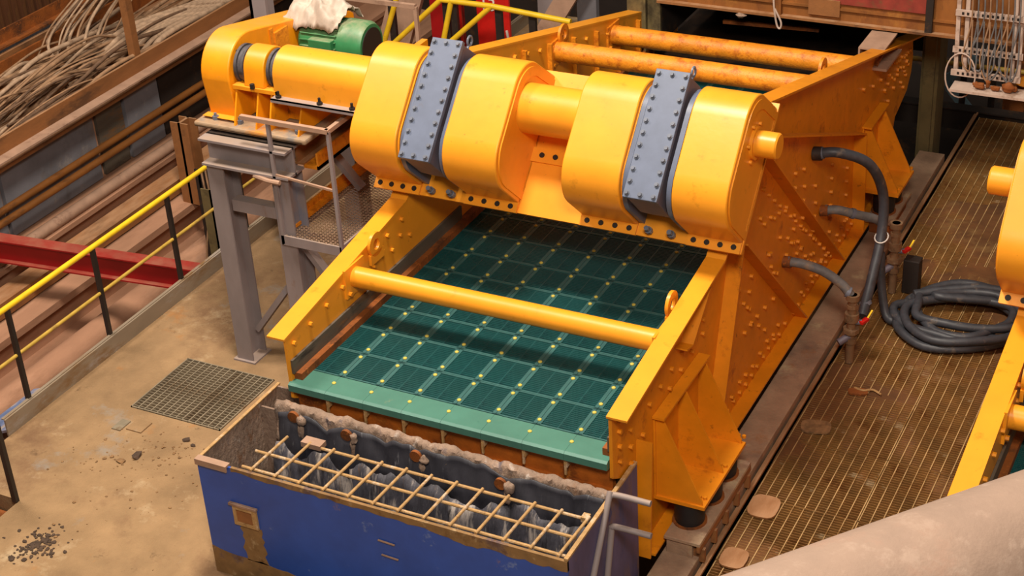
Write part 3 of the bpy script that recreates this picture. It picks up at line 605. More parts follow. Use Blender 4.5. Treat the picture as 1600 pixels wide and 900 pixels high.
MB().tube([(-3.2, 2.0, 2.36), (-3.0, 1.95, 2.36), (-2.86, 1.95, 2.36)], .025, 8).build('grab_rail', 'beige', mp, smooth=40)
for (a, c) in (((x1 - .05, 2.1, z - .1), (-2.88, 2.1, .9)),): MB().bar(a, c, .08, .05).build('brace', 'column', mp)
# ================================================================== BLUE CHUTE
ch = thing('discharge_chute', 'blue steel discharge chute with rusty rim below the green deck lip', 'chute', (-.15, -.4, 0))
cx0, cx1, cy0, cz = -1.93, 1.63, -1.0, 1.25
MB().box((cx0, cy0, 0), (cx1, cy0 + .02, cz)).build('front_wall', 'blue', ch)
MB().box((cx0, cy0 + .02, 0), (cx0 + .02, .27, cz)).build('side_wall', 'slag', ch)
MB().box((cx1 - .02, cy0 + .02, 0), (cx1, .38, cz + .02)).build('side_wall', 'blue_rust', ch)
MB().box((cx0 + .02, .22, 0), (-1.62, .24, cz)).build('corner_plate', 'slag', ch)
MB().box((cx0 + .02, -.05, 0), (cx1 - .02, -.03, 1.2)).build('rear_wall', 'slag', ch)
MB().obox((cx0 + .02, cy0 + .02, .35), (cx1 - cx0 - .04, 0, 0), (0, .93, -.1), (0, 0, .02)).build('bottom_plate', 'grime', ch)
def sheet_grid(fn, nx, ny):
    b = MB(); b.v = [tuple(fn(i / (nx - 1), j / (ny - 1))) for j in range(ny) for i in range(nx)]
    b.f = [(j * nx + i, j * nx + i + 1, (j + 1) * nx + i + 1, (j + 1) * nx + i) for j in range(ny - 1) for i in range(nx - 1)]; return b
rg = random.Random(3); RN = [rg.uniform(-1, 1) for _ in range(400)]
def n1(t, k=0): i = int(math.floor(t)); f = t - i; f = f * f * (3 - 2 * f); return RN[(i + k * 37) % 400] * (1 - f) + RN[(i + 1 + k * 37) % 400] * f
def slag(u, v):
    x = -1.70 + 3.30 * u; top = 1.345 - .10 * u + .02 * n1(u * 31) + .012 * n1(u * 83, 1)
    zz = .95 + (top - .95) * v
    y = -.085 - .05 * (1 - v) - .012 * n1(u * 37 + v * 2, 2) - .012 * n1(u * 97 - v * 5, 3) - .012 * n1(v * 7 + u * 180, 4)
    if v > .93: y += .045 * (v - .93) / .07
    return (x, min(y, -.052), zz)
o = sheet_grid(slag, 150, 14).build('slurry_crust', 'slag', ch, smooth=50, fix=False); md = o.modifiers.new('t', 'SOLIDIFY'); md.thickness = -.02
def curtain(u, v):
    x = -1.64 + 3.2 * u; w = abs(math.sin(u * PI * 5.3 + .5)) ** .5
    top = 1.235 - .09 * u + .07 * w + .02 * n1(u * 40, 5) - .03 * n1(u * 11, 13)
    zz = .55 + (top - .55) * v
    y = -.12 - .06 * w * math.sin(PI * min(1, v * 1.1)) - .03 * (1 - v) - .012 * n1(u * 30 + v * 5, 6) - .03
    return (x, y, zz)
o = sheet_grid(curtain, 140, 16).build('rubber_curtain', 'liner', ch, smooth=60, fix=False); md = o.modifiers.new('t', 'SOLIDIFY'); md.thickness = .012
def lumpy(c, r, seed, sx=1, sz=1):
    bm = bmesh.new(); bmesh.ops.create_icosphere(bm, subdivisions=3, radius=1); b = MB()
    for v in bm.verts:
        k = r * (1 + .22 * n1(v.co.x * 2.2 + seed, 7) + .2 * n1(v.co.z * 2.5 + seed * 2, 8) + .12 * n1(v.co.y * 4 + v.co.x * 5, 9)); b.v.append((c[0] + v.co.x * k * sx, c[1] + v.co.y * k * .7, c[2] + v.co.z * k * sz))
    b.f = [tuple(v.index for v in f.verts) for f in bm.faces]; bm.free(); return b
for k, (x, z_) in enumerate(((-1.40, 1.27), (-.85, 1.22), (-.15, 1.19), (.67, 1.13))):
    wsh = MB().tube([(x - .05, -.17, z_ + .02), (x - .05, -.20, z_ + .02)], .055, 16).build('washer', 'rust', ch, smooth=40)
    lumpy((x + .03, -.19, z_), .05, k * 3.1, .9, 1.1).build('encrusted_bolt', 'slag', ch, smooth=60)
    lumpy((x, -.17, z_ - .12), .05, k * 2.3 + 1, .7, 1.9).build('drip_crust', 'slag', ch, smooth=60)
def drips(u, v):
    x = -1.66 + 3.22 * u; top = .98 - .06 * u + .06 * n1(u * 14, 14) + .04 * n1(u * 40, 15); zz = .36 + (top - .36) * v
    return (x, -.24 - .10 * (1 - v) - .025 * n1(u * 26 + v, 16) - .02 * n1(u * 70 + v * 2, 17) + (.05 * (v - .9) / .1 if v > .9 else 0), zz)
o = sheet_grid(drips, 150, 14).build('drip_crust_bank', 'drip', ch, smooth=50, fix=False); md = o.modifiers.new('t', 'SOLIDIFY'); md.thickness = .015
# rim with ragged rust edge
b = MB(); pts = [(cx0 + .36, cz + .004)]
n = 60; low = [(cx0 + .36 + (cx1 - cx0 - .36) * i / n, cz - .035 - .075 * (i / n) ** 1.5 + .018 * n1(i * .7, 10) - (.03 if 40 < i < 46 else 0)) for i in range(n + 1)]
top_ = [(p[0], cz + .004) for p in low]
for i in range(n): b.prism([low[i], low[i + 1], top_[i + 1], top_[i]], cy0 - .004, cy0 + .024, XZ)
b.build('rusted_rim', 'rustpatch', ch)
MB().box((cx0, cy0 - .03, cz), (cx0 + .33, cy0 + .04, cz + .02)).box((cx0, cy0 - .03, cz - .04), (cx0 + .33, cy0 - .015, cz)).build('rim_plate', 'beige', ch)
MB().box((cx0, cy0, cz), (cx0 + .03, .27, cz + .012)).build('side_rim', 'rod', ch)
MB().box((cx1 - .03, cy0, cz + .01), (cx1 + .005, .38, cz + .032)).build('side_rim', 'rod', ch)
# hatch
hx0, hx1, hz0, hz1 = -1.61, -1.36, .645, .865
hf = MB().ring([(hx0, hz0), (hx1, hz0), (hx1, hz1), (hx0, hz1)], [(hx0 + .03, hz0 + .03), (hx1 - .05, hz0 + .03), (hx1 - .05, hz1 - .05), (hx0 + .03, hz1 - .05)], cy0 - .02, cy0, XZ).build('hatch_frame', 'rod', ch)
MB().box((hx0 + .03, cy0 - .008, hz0 + .03), (hx1 - .05, cy0, hz1 - .05)).build('hatch_door', 'rust_dusty', hf)
MB().box((hx0 - .03, cy0 - .03, hz1 - .01), (hx1 + .01, cy0, hz1 + .012)).build('hatch_ledge', 'beige', hf)
def crust(poly, m, name): 
    b = MB().prism(poly, cy0 - .0025, cy0, XZ); return b.build(name, m, ch)
def ragged(x0, x1, z0, z1, k, j=.03):
    L_ = [(x0 + j * n1(i * 1.3, k), z1 - (z1 - z0) * i / 9) for i in range(10)]; R_ = [(x1 + j * n1(i * 1.7 + 5, k), z0 + (z1 - z0) * i / 9) for i in range(10)]; return L_ + R_
crust(ragged(-1.56, -1.34, .25, .645, 11), 'rustpatch', 'rust_run')
B_ = [(-1.95 + 3.58 * i / 40, 0) for i in range(41)]; T_ = [(-1.93 + 3.56 * i / 40, max(.02, .30 - .011 * i + .05 * n1(i * .8, 12))) for i in range(41)]
b = MB()
for i in range(40): b.prism([(T_[i][0], 0), (T_[i + 1][0], 0), T_[i + 1], T_[i]], cy0 - .0025, cy0, XZ)
b.build('rusted_foot', 'rustpatch', ch)
for (x, z_) in ((-.12, .93), (-.1, .78)): MB().bar((x, cy0 - .01, z_), (x + .16, cy0 - .01, z_ - .008), .012, .01).build('weld_bead', 'beige', ch)
# grille of rods
gr = thing('bar_grille', 'grid of sand coated steel rods laid over the blue chute mouth', 'grille', (.1, -.68, 1.2))
for k in range(13):
    x = -1.36 + .243 * k; MB().tube([(x - .02, -.975, 1.262), (x + .005, -.43, 1.262)], .0135, 8).build('long_rod', 'rod', gr, smooth=40)
for y, xa, xb in ((-.925, -1.5, 1.58), (-.69, -1.52, 1.56), (-.44, -1.16, 1.56)):
    MB().tube([(xa, y, 1.238), (xb, y, 1.238)], .0145, 8).build('cross_rod', 'rod', gr, smooth=40)
MB().box((-1.2, -.46, 1.22), (-1.0, -.36, 1.27)).build('end_tab', 'beige', gr)
MB().box((1.5, -.47, 1.22), (1.56, -.40, 1.27)).build('end_tab', 'rod', gr)
# bent pipes of ladder rail at the right side
for (lb, p) in (('upper bent grey pipe handle at the right of the blue chute', [(2.0, -.2, 1.36), (1.72, -.2, 1.36), (1.655, -.22, 1.35), (1.65, -.28, 1.28), (1.65, -.95, .2), (1.65, -1.05, 0)]),
                ('lower bent grey pipe handle at the right of the blue chute', [(2.0, -.2, 1.03), (1.72, -.2, 1.03), (1.655, -.205, 1.02), (1.65, -.22, .95), (1.65, -.42, .2), (1.65, -.47, 0)])):
    q = [Vector(v) for v in p]
    tag(MB().tube(catmull(q, 5), .027, 10).build('bent_pipe', 'column', smooth=50), lb, 'pipe', 'bent pipe handles')
# ================================================================== LEFT HANDRAIL, PIT, CABLE TRAY
hr = thing('handrail', 'yellow handrail on black posts along the left edge of the floor', 'handrail', (-5.25, 2, 0))
MB().tube([(-5.25, -.9, 1.3), (-5.25, 4.6, 1.3)], .03, 12).build('top_rail', 'rail', hr, smooth=40)
MB().tube([(-5.25, -.9, .74), (-5.25, 4.6, .74)], .02, 10).build('mid_rail', 'rail_dull', hr, smooth=40)
for y in (-.9, .32, 1.66, 2.97, 4.3): MB().box((-5.275, y - .022, .0), (-5.225, y + .022, 1.29)).build('post', 'post', hr)
MB().box((-5.215, -.1, 0), (-5.195, 12, .2)).build('toe_board', 'toe', hr)
MB().box((-5.215, -.1, .2), (-5.25, 12, .21)).build('toe_lip', 'toe', hr)
h2 = thing('handrail', 'short return handrail with a black post at the lower left floor corner', 'handrail', (-4.4, -.9, 0))
MB().tube([(-5.2, -.93, 1.3), (-4.38, -.93, 1.3)], .028, 10).build('top_rail', 'rail', h2, smooth=40)
MB().tube([(-5.2, -.93, .74), (-4.38, -.93, .74)], .02, 10).build('mid_rail', 'rail', h2, smooth=40)
MB().tube([(-5.2, -.93, .64), (-4.38, -.93, .64)], .02, 10).build('mid_rail', 'rail', h2, smooth=40)
MB().box((-4.4, -.95, 0), (-4.345, -.905, 1.33)).build('post', 'post', h2)
for k in range(5):
    o = MB().box((-5.2, -1.2 - .28 * k, -.22 - .2 * k), (-4.37, -.92 - .28 * k, -.18 - .2 * k)).build('step_tread', 'rust'); struct(o); o.name = f'floor_step_{k}'
# blue plate leaning behind the toe board
tag(MB().obox((-5.95, .1, -.35), (.5, 0, .2), (0, .95, 0), (0, 0, .03)).build('blue_plate', mat('pale_blue_dusty', '#6d7fa8', .6, vary=.2, dirt='#b0a29a', amt=.4)), 'pale blue dusty plate lying behind the toe board', 'plate')
for (y, z) in ((0, 0),): pass
struct(MB().box((-5.95, -.5, -.6), (-5.2, 12, -.45)).build('trim_2', 'concrete_pit'))
# red beam
rbm = thing('red_beam', 'dark red steel beam spanning the pit behind the yellow handrail', 'beam', (-7.3, 3.5, -.6))
a, c = Vector((-9.2, 2.95, .14)), Vector((-5.55, 4.0, -.30))
MB().bar(a, c, .20, .02).build('top_flange', 'red', rbm)
MB().bar(a + Vector((0, -.02, -.15)), c + Vector((0, -.02, -.15)), .02, .3).build('web', 'red', rbm)
MB().bar(a + Vector((0, 0, -.3)), c + Vector((0, 0, -.3)), .20, .02).build('bottom_flange', 'red', rbm)
# rusty pipes and rails on far pit wall
for k, (x, z, r, m, lb) in enumerate(((-8.78, .02, .05, 'brown_rail', 'upper rusty pipe of the pair along the far pit wall'), (-8.66, -.06, .05, 'brown_rail', 'lower rusty pipe of the pair along the far pit wall'), (-8.6, -.47, .08, 'beige', 'pale dusty pipe below the pair of rusty pipes'))):
    tag(MB().tube([(x, -2, z), (x, 10.5, z)], r, 12).build('pipe', m, smooth=40), lb, 'pipe')
tag(MB().box((-8.35, -2, -.70), (-8.05, 9, -.64)).box((-8.1, -2, -.85), (-8.05, 9, -.70)).box((-8.35, -2, -.85), (-8.30, 9, -.70)).build('dusty_channel', 'rust_dusty'), 'flat dusty brown steel channel along the pit ledge', 'channel')
tag(MB().tube([(-7.25, -2, -1.33), (-7.25, 9, -1.33)], .2, 18).build('dusty_main', 'concrete_pit', smooth=40), 'thick dusty pipe lying on the pit step', 'pipe')
for (x, y, w, z0, z1, m, lb) in ((-7.75, 6.3, .3, -.9, .35, 'rust_dusty', 'broad brown steel post standing in the pit behind the handrail'), (-6.95, 5.6, .14, -1.55, .1, 'dark', 'thin dark post in the pit beside the yellow rail end'), (-6.1, 4.75, .3, -2.0, .35, 'olive', 'olive brown concrete pier nearest the drive platform')):
    tag(MB().box((x - w/2, y, z0), (x + w/2, y + .02, z1)).box((x - w/2, y + .2, z0), (x + w/2, y + .22, z1)).box((x - .02, y, z0), (x + .02, y + .22, z1)).build('pit_post', m), lb, 'post')
tag(MB().box((-7.4, 6.1, -1.1), (-6.95, 6.2, -.35)).box((-7.38, 6.08, -.55), (-6.97, 6.1, -.48)).build('junction_box', 'rust_dusty', bevel=.01), 'brown box plate fixed among the posts in the pit', 'box')
for k in range(5):
    x = -6.65 + .07 * k; tag(MB().tube(catmull([(x, 5.3, .3), (x + .05, 5.25, -.3), (x - .06 + .03 * k, 5.2, -1.0), (x + .02, 5.1, -1.85)], 6), .014, 6).build('hanging_cable', 'cable', smooth=50), 'thin dusty cable hanging beside the pit posts', 'cable', 'hanging cables in the pit')
# cable tray
tr = thing('cable_tray', 'long brown steel cable trough heaped with dusty cables at upper left', 'cable tray', (-9.6, 5, .55))
MB().box((-8.74, -2, .78), (-8.70, 13, 1.0)).build('front_lip', 'rust_dusty', tr)
MB().box((-8.74, -2, .76), (-8.52, 13, .785)).build('lower_flange', 'beige', tr)
MB().box((-10.6, -2, .55), (-8.72, 13, .6)).build('floor_plate', 'rust_dusty', tr)
MB().box((-10.62, -2, .55), (-10.58, 13, .95)).build('rear_lip', 'rust', tr)
tag(MB().box((-8.88, 6.82, .6), (-8.76, 6.94, 2.6)).build('tray_post', 'rust_dusty'), 'brown steel post rising from the front lip of the cable trough', 'post')
ra = thing('rusty_rail', 'rusty angle rail along the cladding behind the cable trough', 'rail', (-10.9, 5, .55))
MB().box((-10.95, -2, 1.0), (-10.8, 8.4, 1.03)).box((-10.95, -2, 1.03), (-10.92, 8.4, 1.22)).build('angle', 'rust', ra)
MB().box((-10.84, -2, .86), (-10.78, 8.4, .94)).build('lower_bar', 'rust_dusty', ra)
MB().box((-10.86, 6.4, .0), (-10.8, 6.46, .9)).build('upright', 'dark', ra)
tag(MB().box((-11.3, 1.5, .6), (-11.26, 8, 1.0)).build('back_board', 'wallgrey'), 'grey blotched sheet behind the cable heap', 'sheet')
rc = random.Random(11); ncab = 0
for k in range(46):
    ya = rc.uniform(2.5, 5.2); x = rc.uniform(-10.2, -8.9); pts = []
    ln = rc.uniform(3.5, 6.5); drift = rc.uniform(-1.0, 1.0)
    lift = .76 + .24 * rc.random() ** .7
    for i in range(7):
        t = i / 6; xx = min(-8.8, max(-10.45, x + drift * t + .12 * math.sin(t * 5 + k)))
        heap_h = lift * (.85 + .15 * math.sin(t * 6 + k)) + .28 * math.exp(-((ya + ln * t - 6.2) / 1.6) ** 2) * rc.uniform(.2, 1)
        pts.append((xx, ya + ln * t, heap_h))
    cr = rc.choice((.012, .014, .018, .022, .03, .036)); cm = rc.choice(('cable', 'cable_dark', 'cable_pale', 'cable'))
    tag(MB().tube(catmull(pts, 6), cr, 7).build('cable', cm, smooth=60), ('thin ' if cr < .02 else 'thick ') + {'cable': 'tan', 'cable_dark': 'dark brown', 'cable_pale': 'pale beige'}[cm] + ' dusty cable lying lengthwise in the ' + ('near' if ya < 3.8 else 'middle') + ' trough heap', 'cable', 'cables lying along the trough')
for k in range(16):
    y = 7.0 + .1 * k; x = -9.9 + .03 * k
    y = 7.3 + .06 * k; x = -10.1 + .03 * k; sx_ = rc.uniform(-.12, .12)
    pts = [(x + .25 + sx_ * .4, y + .5, 2.3), (x + .1 + sx_, y + .2, 1.75), (x - .25 + sx_ * 2, y - .25 + rc.uniform(-.15, .1), 1.2), (x - .3 + sx_ * 3, y - .55, .95), (x + sx_ * 2, y - 1.1 + rc.uniform(-.3, .3), .8), (x + .4, y - 1.9 + rc.uniform(-.4, .4), .72)]
    tag(MB().tube(catmull(pts, 7), rc.choice((.014, .018, .024)), 7).build('cable', rc.choice(('cable', 'cable_pale')), smooth=60), 'dusty cable dropping from above into the trough', 'cable', 'cables dropping into the trough')
for k in range(8):
    pts = [(-9.6 + .1 * k, 6.6 + .1 * k, .85), (-9.5 + .1 * k, 7.6, 1.0 + .05 * rc.random()), (-9.3 + .06 * k, 9.0, .95), (-9.2 + .04 * k, 10.5, .9), (-9.3 + .04 * k, 12, .85)]
    tag(MB().tube(catmull(pts, 7), rc.choice((.025, .035, .045)), 8).build('cable', 'cable_pale', smooth=60), 'thick pale cable running along the far half of the trough', 'cable', 'thick pale cables in the trough')
for k in range(6):
    r0 = .22 + .02 * k; ctr = (-9.55, 3.9 + .05 * k)
    pts = [(ctr[0] + r0 * 1.1 * math.cos(a), ctr[1] + r0 * 1.5 * math.sin(a), .84 + .02 * k + .02 * math.sin(3 * a)) for a in [i * PI / 12 for i in range(24)]]
    tag(MB().tube(pts, .014, 6, closed=True).build('cable_loop', 'cable', smooth=60), 'coiled loop of dusty cable at the near end of the trough', 'cable', 'coiled cable loops in the trough')
# ================================================================== HOSES, VALVES
def hose(name, pts, r, label, m='hose_dusty', n=10, group=None):
    h = thing(name, label, 'hose', pts[0], group); c = catmull(pts, n)
    MB().tube(c, r, 14).build('hose_body', m, h, smooth=60)
    return h, c
def clamp(h, c, i, r, m='bolt', nm='hose_clamp'):
    d = (c[min(i + 1, len(c) - 1)] - c[max(i - 1, 0)]).normalized(); MB().tube([c[i] - d * .02, c[i] + d * .02], r, 14).build(nm, m, h, smooth=40)
h, c = hose('water_hose', [(1.60, 5.2, 1.95), (1.85, 5.25, 1.98), (2.12, 5.45, 1.8), (2.24, 5.62, 1.4), (2.27, 5.55, .95), (2.28, 5.2, .55), (2.3, 4.85, .32)], .055, 'grey water hose looping from the top socket of the side plate', 'hose')
clamp(h, c, 3, .066); clamp(h, c, -5, .064); MB().tube([(1.585, 5.2, 1.95), (1.68, 5.21, 1.96)], .075, 14).build('socket', 'dark', h, smooth=40)
h, c = hose('water_hose', [(1.60, 5.56, 1.1), (1.75, 5.6, 1.12), (1.95, 5.7, 1.05), (2.12, 5.85, .95), (2.2, 5.92, .85)], .05, 'short grey water hose from the middle socket of the side plate')
clamp(h, c, 3, .06); MB().tube([(1.585, 5.56, 1.1), (1.67, 5.57, 1.11)], .062, 14).build('socket', 'rust', h, smooth=40); clamp(h, c, 18, .06)
h, c = hose('water_hose', [(1.60, 4.32, 1.12), (1.75, 4.33, 1.13), (1.98, 4.38, 1.06), (2.18, 4.42, .92), (2.27, 4.44, .80)], .05, 'short grey water hose from the lowest socket of the side plate')
clamp(h, c, 3, .06); MB().tube([(1.585, 4.32, 1.12), (1.67, 4.32, 1.125)], .062, 14).build('socket', 'rust', h, smooth=40); clamp(h, c, -4, .06)
def valve_stack(x, y, zt, label, ball):
    v = thing('valve_pipe', label, 'pipe', (x, y, 0))
    MB().tube([(x, y, 0), (x, y, zt)], .045, 14).build('riser', 'brass', v, smooth=40)
    for k, (z, r, hh) in enumerate(((zt - .06, .07, .06), (zt - .16, .06, .04), (zt * .62, .075, .09), (zt * .45, .085, .05), (zt * .3, .065, .06))):
        MB().tube([(x, y, z), (x, y, z + hh)], r, 8 if k % 2 else 14).build('fitting', 'brass', v, smooth=40)
    MB().tube([(x - .1, y - .1, zt * .33), (x, y, zt * .4)], .04, 12).build('branch', 'greydark', v, smooth=40)
    hz = zt * .6
    MB().tube([(x, y, hz), (x + .1, y + .03, hz)], .03, 12).build('valve_body', 'bolt', v, smooth=40)
    hd = MB().bar((x + .1, y - .01, hz + .01), (x + .14, y + .09, hz + .015), .05, .03).build('handle', 'redbright', v)
    MB().bar((x + .14, y + .09, hz + .015), (x + .16, y + .2, hz + .06), .018, .012).build('handle_tip', 'rail', hd)
    return v
valve_stack(2.3, 4.43, .82, 'bronze valve riser with a red handle on the lower hose', 1)
valve_stack(2.32, 5.98, .88, 'bronze valve riser with a red handle under the rear bracket hose', 1)
MB_ = MB(); tag(MB().box((2.42, 6.0, 0), (2.6, 6.15, .42)).build('dark_box', 'dark', bevel=.01), 'dark box standing beside the rear valve riser', 'box')
# coil of hose on walkway
hc = thing('hose_coil', 'coil of dark rubber hose lying on the walkway grating', 'hose', (3.2, 5.5, 0))
path = [(2.29, 5.5, .75), (2.33, 5.45, .4), (2.42, 5.35, .1), (2.52, 5.3, .05)]
ctr = (3.17, 5.55); turns = [(.68, .66), (.60, .50), (.70, .60), (.46, .46), (.66, .68), (.56, .42)]
a = PI * 1.05
for k, (ra_, rb_) in enumerate(turns):
    for i in range(10):
        t = a + 2 * PI * (k + i / 10); j = .04 * math.sin(3.1 * t + k)
        path.append((ctr[0] + .02 * k + (ra_ + j) * math.cos(t) + .1 * math.sin(t), ctr[1] + .03 * (k % 3) + (rb_ + j) * math.sin(t) * .92, .055 + .022 * k + .02 * math.sin(2 * t + k) ** 2))
path.append((3.55, 6.0, .12)); path.append((3.9, 6.05, .08))
MB().tube(catmull(path, 5), .048, 12).build('hose_body', 'hose', hc, smooth=60)
q = [(2.62 + 1.25 * i / 6, 5.75 + .42 * i / 6 + .1 * math.sin(i * .55), .21 - .015 * abs(i - 3)) for i in range(7)]
MB().tube(catmull(q, 5), .047, 12).build('hose_end', 'hose', hc, smooth=60)
tag(MB().tube([(2.28 + .07 * math.cos(t) , 5.52 + .085 * math.sin(t), .93 + .03 * math.sin(t)) for t in [i * PI / 8 for i in range(16)]], .007, 5, closed=True).build('wire_tie', 'white', smooth=50), 'pale wire tie holding the hoses together', 'wire')
tag(MB().tube(catmull([(2.5, 3.95, .02), (2.6, 3.92, .03), (2.68, 3.98, .02), (2.78, 3.93, .02)], 5), .012, 6).build('twig', 'rod', smooth=50), 'short bent strip of rubber lying on the grating', 'strip')
# ================================================================== FEED END AND BACKGROUND
fg = thing('feed_girder', 'stained orange brown girder crossing above the feed end of the screen', 'girder', (1.2, 8.3, 2.28))
MB().box((-1.3, 8.0, 2.30), (6.5, 8.04, 3.2)).build('web', 'feedbeam', fg)
MB().box((-1.3, 7.93, 2.28), (6.5, 8.2, 2.31)).build('bottom_flange', 'rust_dusty', fg)
MB().box((-1.3, 7.97, 2.44), (6.5, 8.0, 2.47)).build('ledge', 'feedbeam', fg)
MB().box((-1.3, 8.5, 2.28), (6.5, 8.54, 3.2)).build('rear_web', 'dark', fg)
for x in (.25, 2.05, 3.3): MB().box((x - .04, 7.94, 2.31), (x + .04, 8.0, 3.2)).build('stiffener', 'dark' if x > 2 else 'feedbeam', fg)
MB().box((.62, 7.96, 2.36), (1.0, 7.985, 2.56)).build('name_plate', 'rust_dusty', fg)
MB().box((.9, 7.975, 2.52), (2.0, 8.0, 2.9)).build('red_primer_plate', mat('faded_red_primer', '#8a3426', .7, vary=.2, dirt='#6a4a2a', amt=.3), fg)
bk = thing('hanger_bracket', 'pinkish steel channel bracket between the girder and the side plate', 'bracket', (1.6, 7.85, 2.0))
MB().box((1.40, 7.4, 2.24), (1.70, 7.95, 2.26)).box((1.40, 7.4, 2.06), (1.42, 7.95, 2.24)).box((1.40, 7.36, 2.02), (1.75, 8.0, 2.05)).build('channel', 'beige', bk)
for x in (1.52, 1.62): MB().bar((x, 7.4, 2.07), (x + .02, 8.0, 2.22), .03, .03).build('bar', 'rust', bk)
lw = thing('feed_box', 'olive brown feed box side wall with dark mouth above the rear deck', 'feed box', (-.3, 9.3, 1.3))
MB().box((-1.75, 8.05, 1.6), (-1.30, 8.1, 3.0)).box((-1.5, 7.98, 1.6), (-1.47, 8.05, 3.0)).build('side_panel', 'olive', lw)
MB().box((-1.75, 9.8, 1.3), (1.7, 9.85, 3.2)).build('rear_wall', 'dark', lw)
MB().box((-1.35, 8.1, 1.7), (-1.30, 9.8, 3.0)).build('inner_wall', 'dark', lw)
MB().box((-1.3, 8.06, 2.31), (1.7, 9.8, 2.36)).build('roof', 'dark', lw)
MB().bar((-.6, 8.4, 1.95), (.6, 8.5, 1.95), .05, .04).build('inner_bar', 'rust', lw)
MB().box((-1.45, 8.2, 1.45), (1.5, 9.8, 1.5)).build('feed_plate', 'grime', lw)
tag(MB().tube(catmull([(.2, 7.93, 2.6), (.22, 7.9, 2.42), (.26, 7.9, 2.2), (.30, 7.9, 2.16), (.31, 7.9, 2.24), (.23, 7.9, 2.4)], 6), .012, 6).build('rope_end', 'rackwhite', smooth=50), 'frayed pale rope hanging from the girder', 'rope')
rock_ = lumpy((-.2, 7.95, 2.25), .07, 4.0, 1, .7).build('dirt_lump', 'slag', smooth=60); tag(rock_, 'grey lump of dirt stuck under the girder', 'dirt')
# pier behind the right side plate
tag(MB().box((1.62, 9.6, -.5), (1.84, 10.0, 2.2)).box((1.66, 9.55, -.5), (1.80, 9.6, 2.2)).build('concrete_pier', 'olive'), 'olive brown concrete pier behind the rear of the side plate', 'pier')
# white rack with cables
rk = thing('wire_rack', 'dusty white ladder rack with loose cables hanging at upper right', 'rack', (2.65, 7.9, 1.72))
for x in (2.42, 2.52, 3.05, 3.12): MB().bar((x, 7.86, 1.95), (x - .03, 7.86, 3.2), .045, .05).build('upright', 'rackwhite', rk)
for z, y in ((2.62, 7.82), (2.18, 7.82), (1.9, 7.82)):
    MB().box((2.38, y - .03, z), (3.16, y, z + .07)).build('rung', 'rackwhite', rk)
    for k in range(12): MB().box((2.45 + .055 * k, y - .034, z + .02), (2.475 + .055 * k, y - .028, z + .05)).build('slot', 'hole', rk)
MB().box((2.42, 7.6, 1.78), (3.3, 7.86, 1.81)).build('shelf', 'rackwhite', rk)
r9 = random.Random(5)
for k in range(9):
    x = 2.55 + .065 * k
    tag(MB().tube(catmull([(x, 7.76, 3.1), (x + .02, 7.76, 2.6), (x - .06 + r9.uniform(-.05, .05), 7.75, 2.15), (x + r9.uniform(-.06, .06), 7.75, 1.92 + r9.uniform(-.04, .1)), (x + .05, 7.74, 2.1), (x + .03, 7.76, 2.6)], 7), .009, 6).build('rack_cable', 'hose_dusty' if k % 3 else 'cable', smooth=50), 'thin grey cable hung over the white rack', 'cable', 'cables hanging on the white rack')
tag(MB().tube([(2.5 + .17 * math.cos(t), 7.74, 1.93 + .27 * math.sin(t)) for t in [i * PI / 12 for i in range(24)]], .009, 6, closed=True).build('cable_ring', 'rackwhite', smooth=50), 'large pale cable loop hanging off the left of the rack', 'cable')
for k in range(7):
    tag(lumpy((2.68 + .075 * k + .02 * math.sin(k * 5), 7.72 + .03 * math.cos(k * 3), 1.85 + .012 * (k % 3)), .05, k * 1.7, 1.3 if k % 2 else .7, .6 + .25 * (k % 3)).build('rag', 'rust', smooth=60), 'rust brown clump of cable ends lying on the rack shelf', 'cable end', 'clumps on the rack shelf')
# far right: girder, rail, blue brace
gd = tag(MB().box((.9, 11.0, -.28), (6, 11.1, .02)).box((.9, 10.95, .02), (6, 11.15, .04)).build('far_girder', 'dark'), 'dark girder closing the far end of the walkway', 'girder')
rr = thing('far_handrail', 'yellow green handrail behind the far end of the walkway', 'handrail', (3, 11.6, 0))
MB().tube([(1.0, 11.6, .42), (5, 11.6, .42)], .035, 10).build('rail', 'rail_dull', rr, smooth=40)
for x in (1.75, 2.15, 3.2): MB().box((x - .04, 11.58, -.5), (x + .04, 11.63, .42)).build('post', 'dark', rr)
bb = thing('blue_brace', 'pale blue crossed bracing seen beyond the far handrail', 'brace', (1.6, 12.3, -1))
MB().bar((1.05, 12.3, -.45), (1.75, 12.3, .25), .05, .12).build('diagonal', 'bluebeam', bb); MB().bar((1.1, 12.34, .1), (1.85, 12.34, -.75), .05, .16).build('diagonal', 'bluebeam', bb)
tag(MB().box((2.2, 12.2, -1), (2.5, 12.5, .6)).build('far_column', 'rust'), 'rust brown column behind the far handrail', 'column')
tag(lumpy((2.75, 12.1, .05), .3, 6.0, 1.2, .8).build('scrap_heap', 'yellow_rust', smooth=60), 'rusty orange heap beyond the far handrail', 'heap')
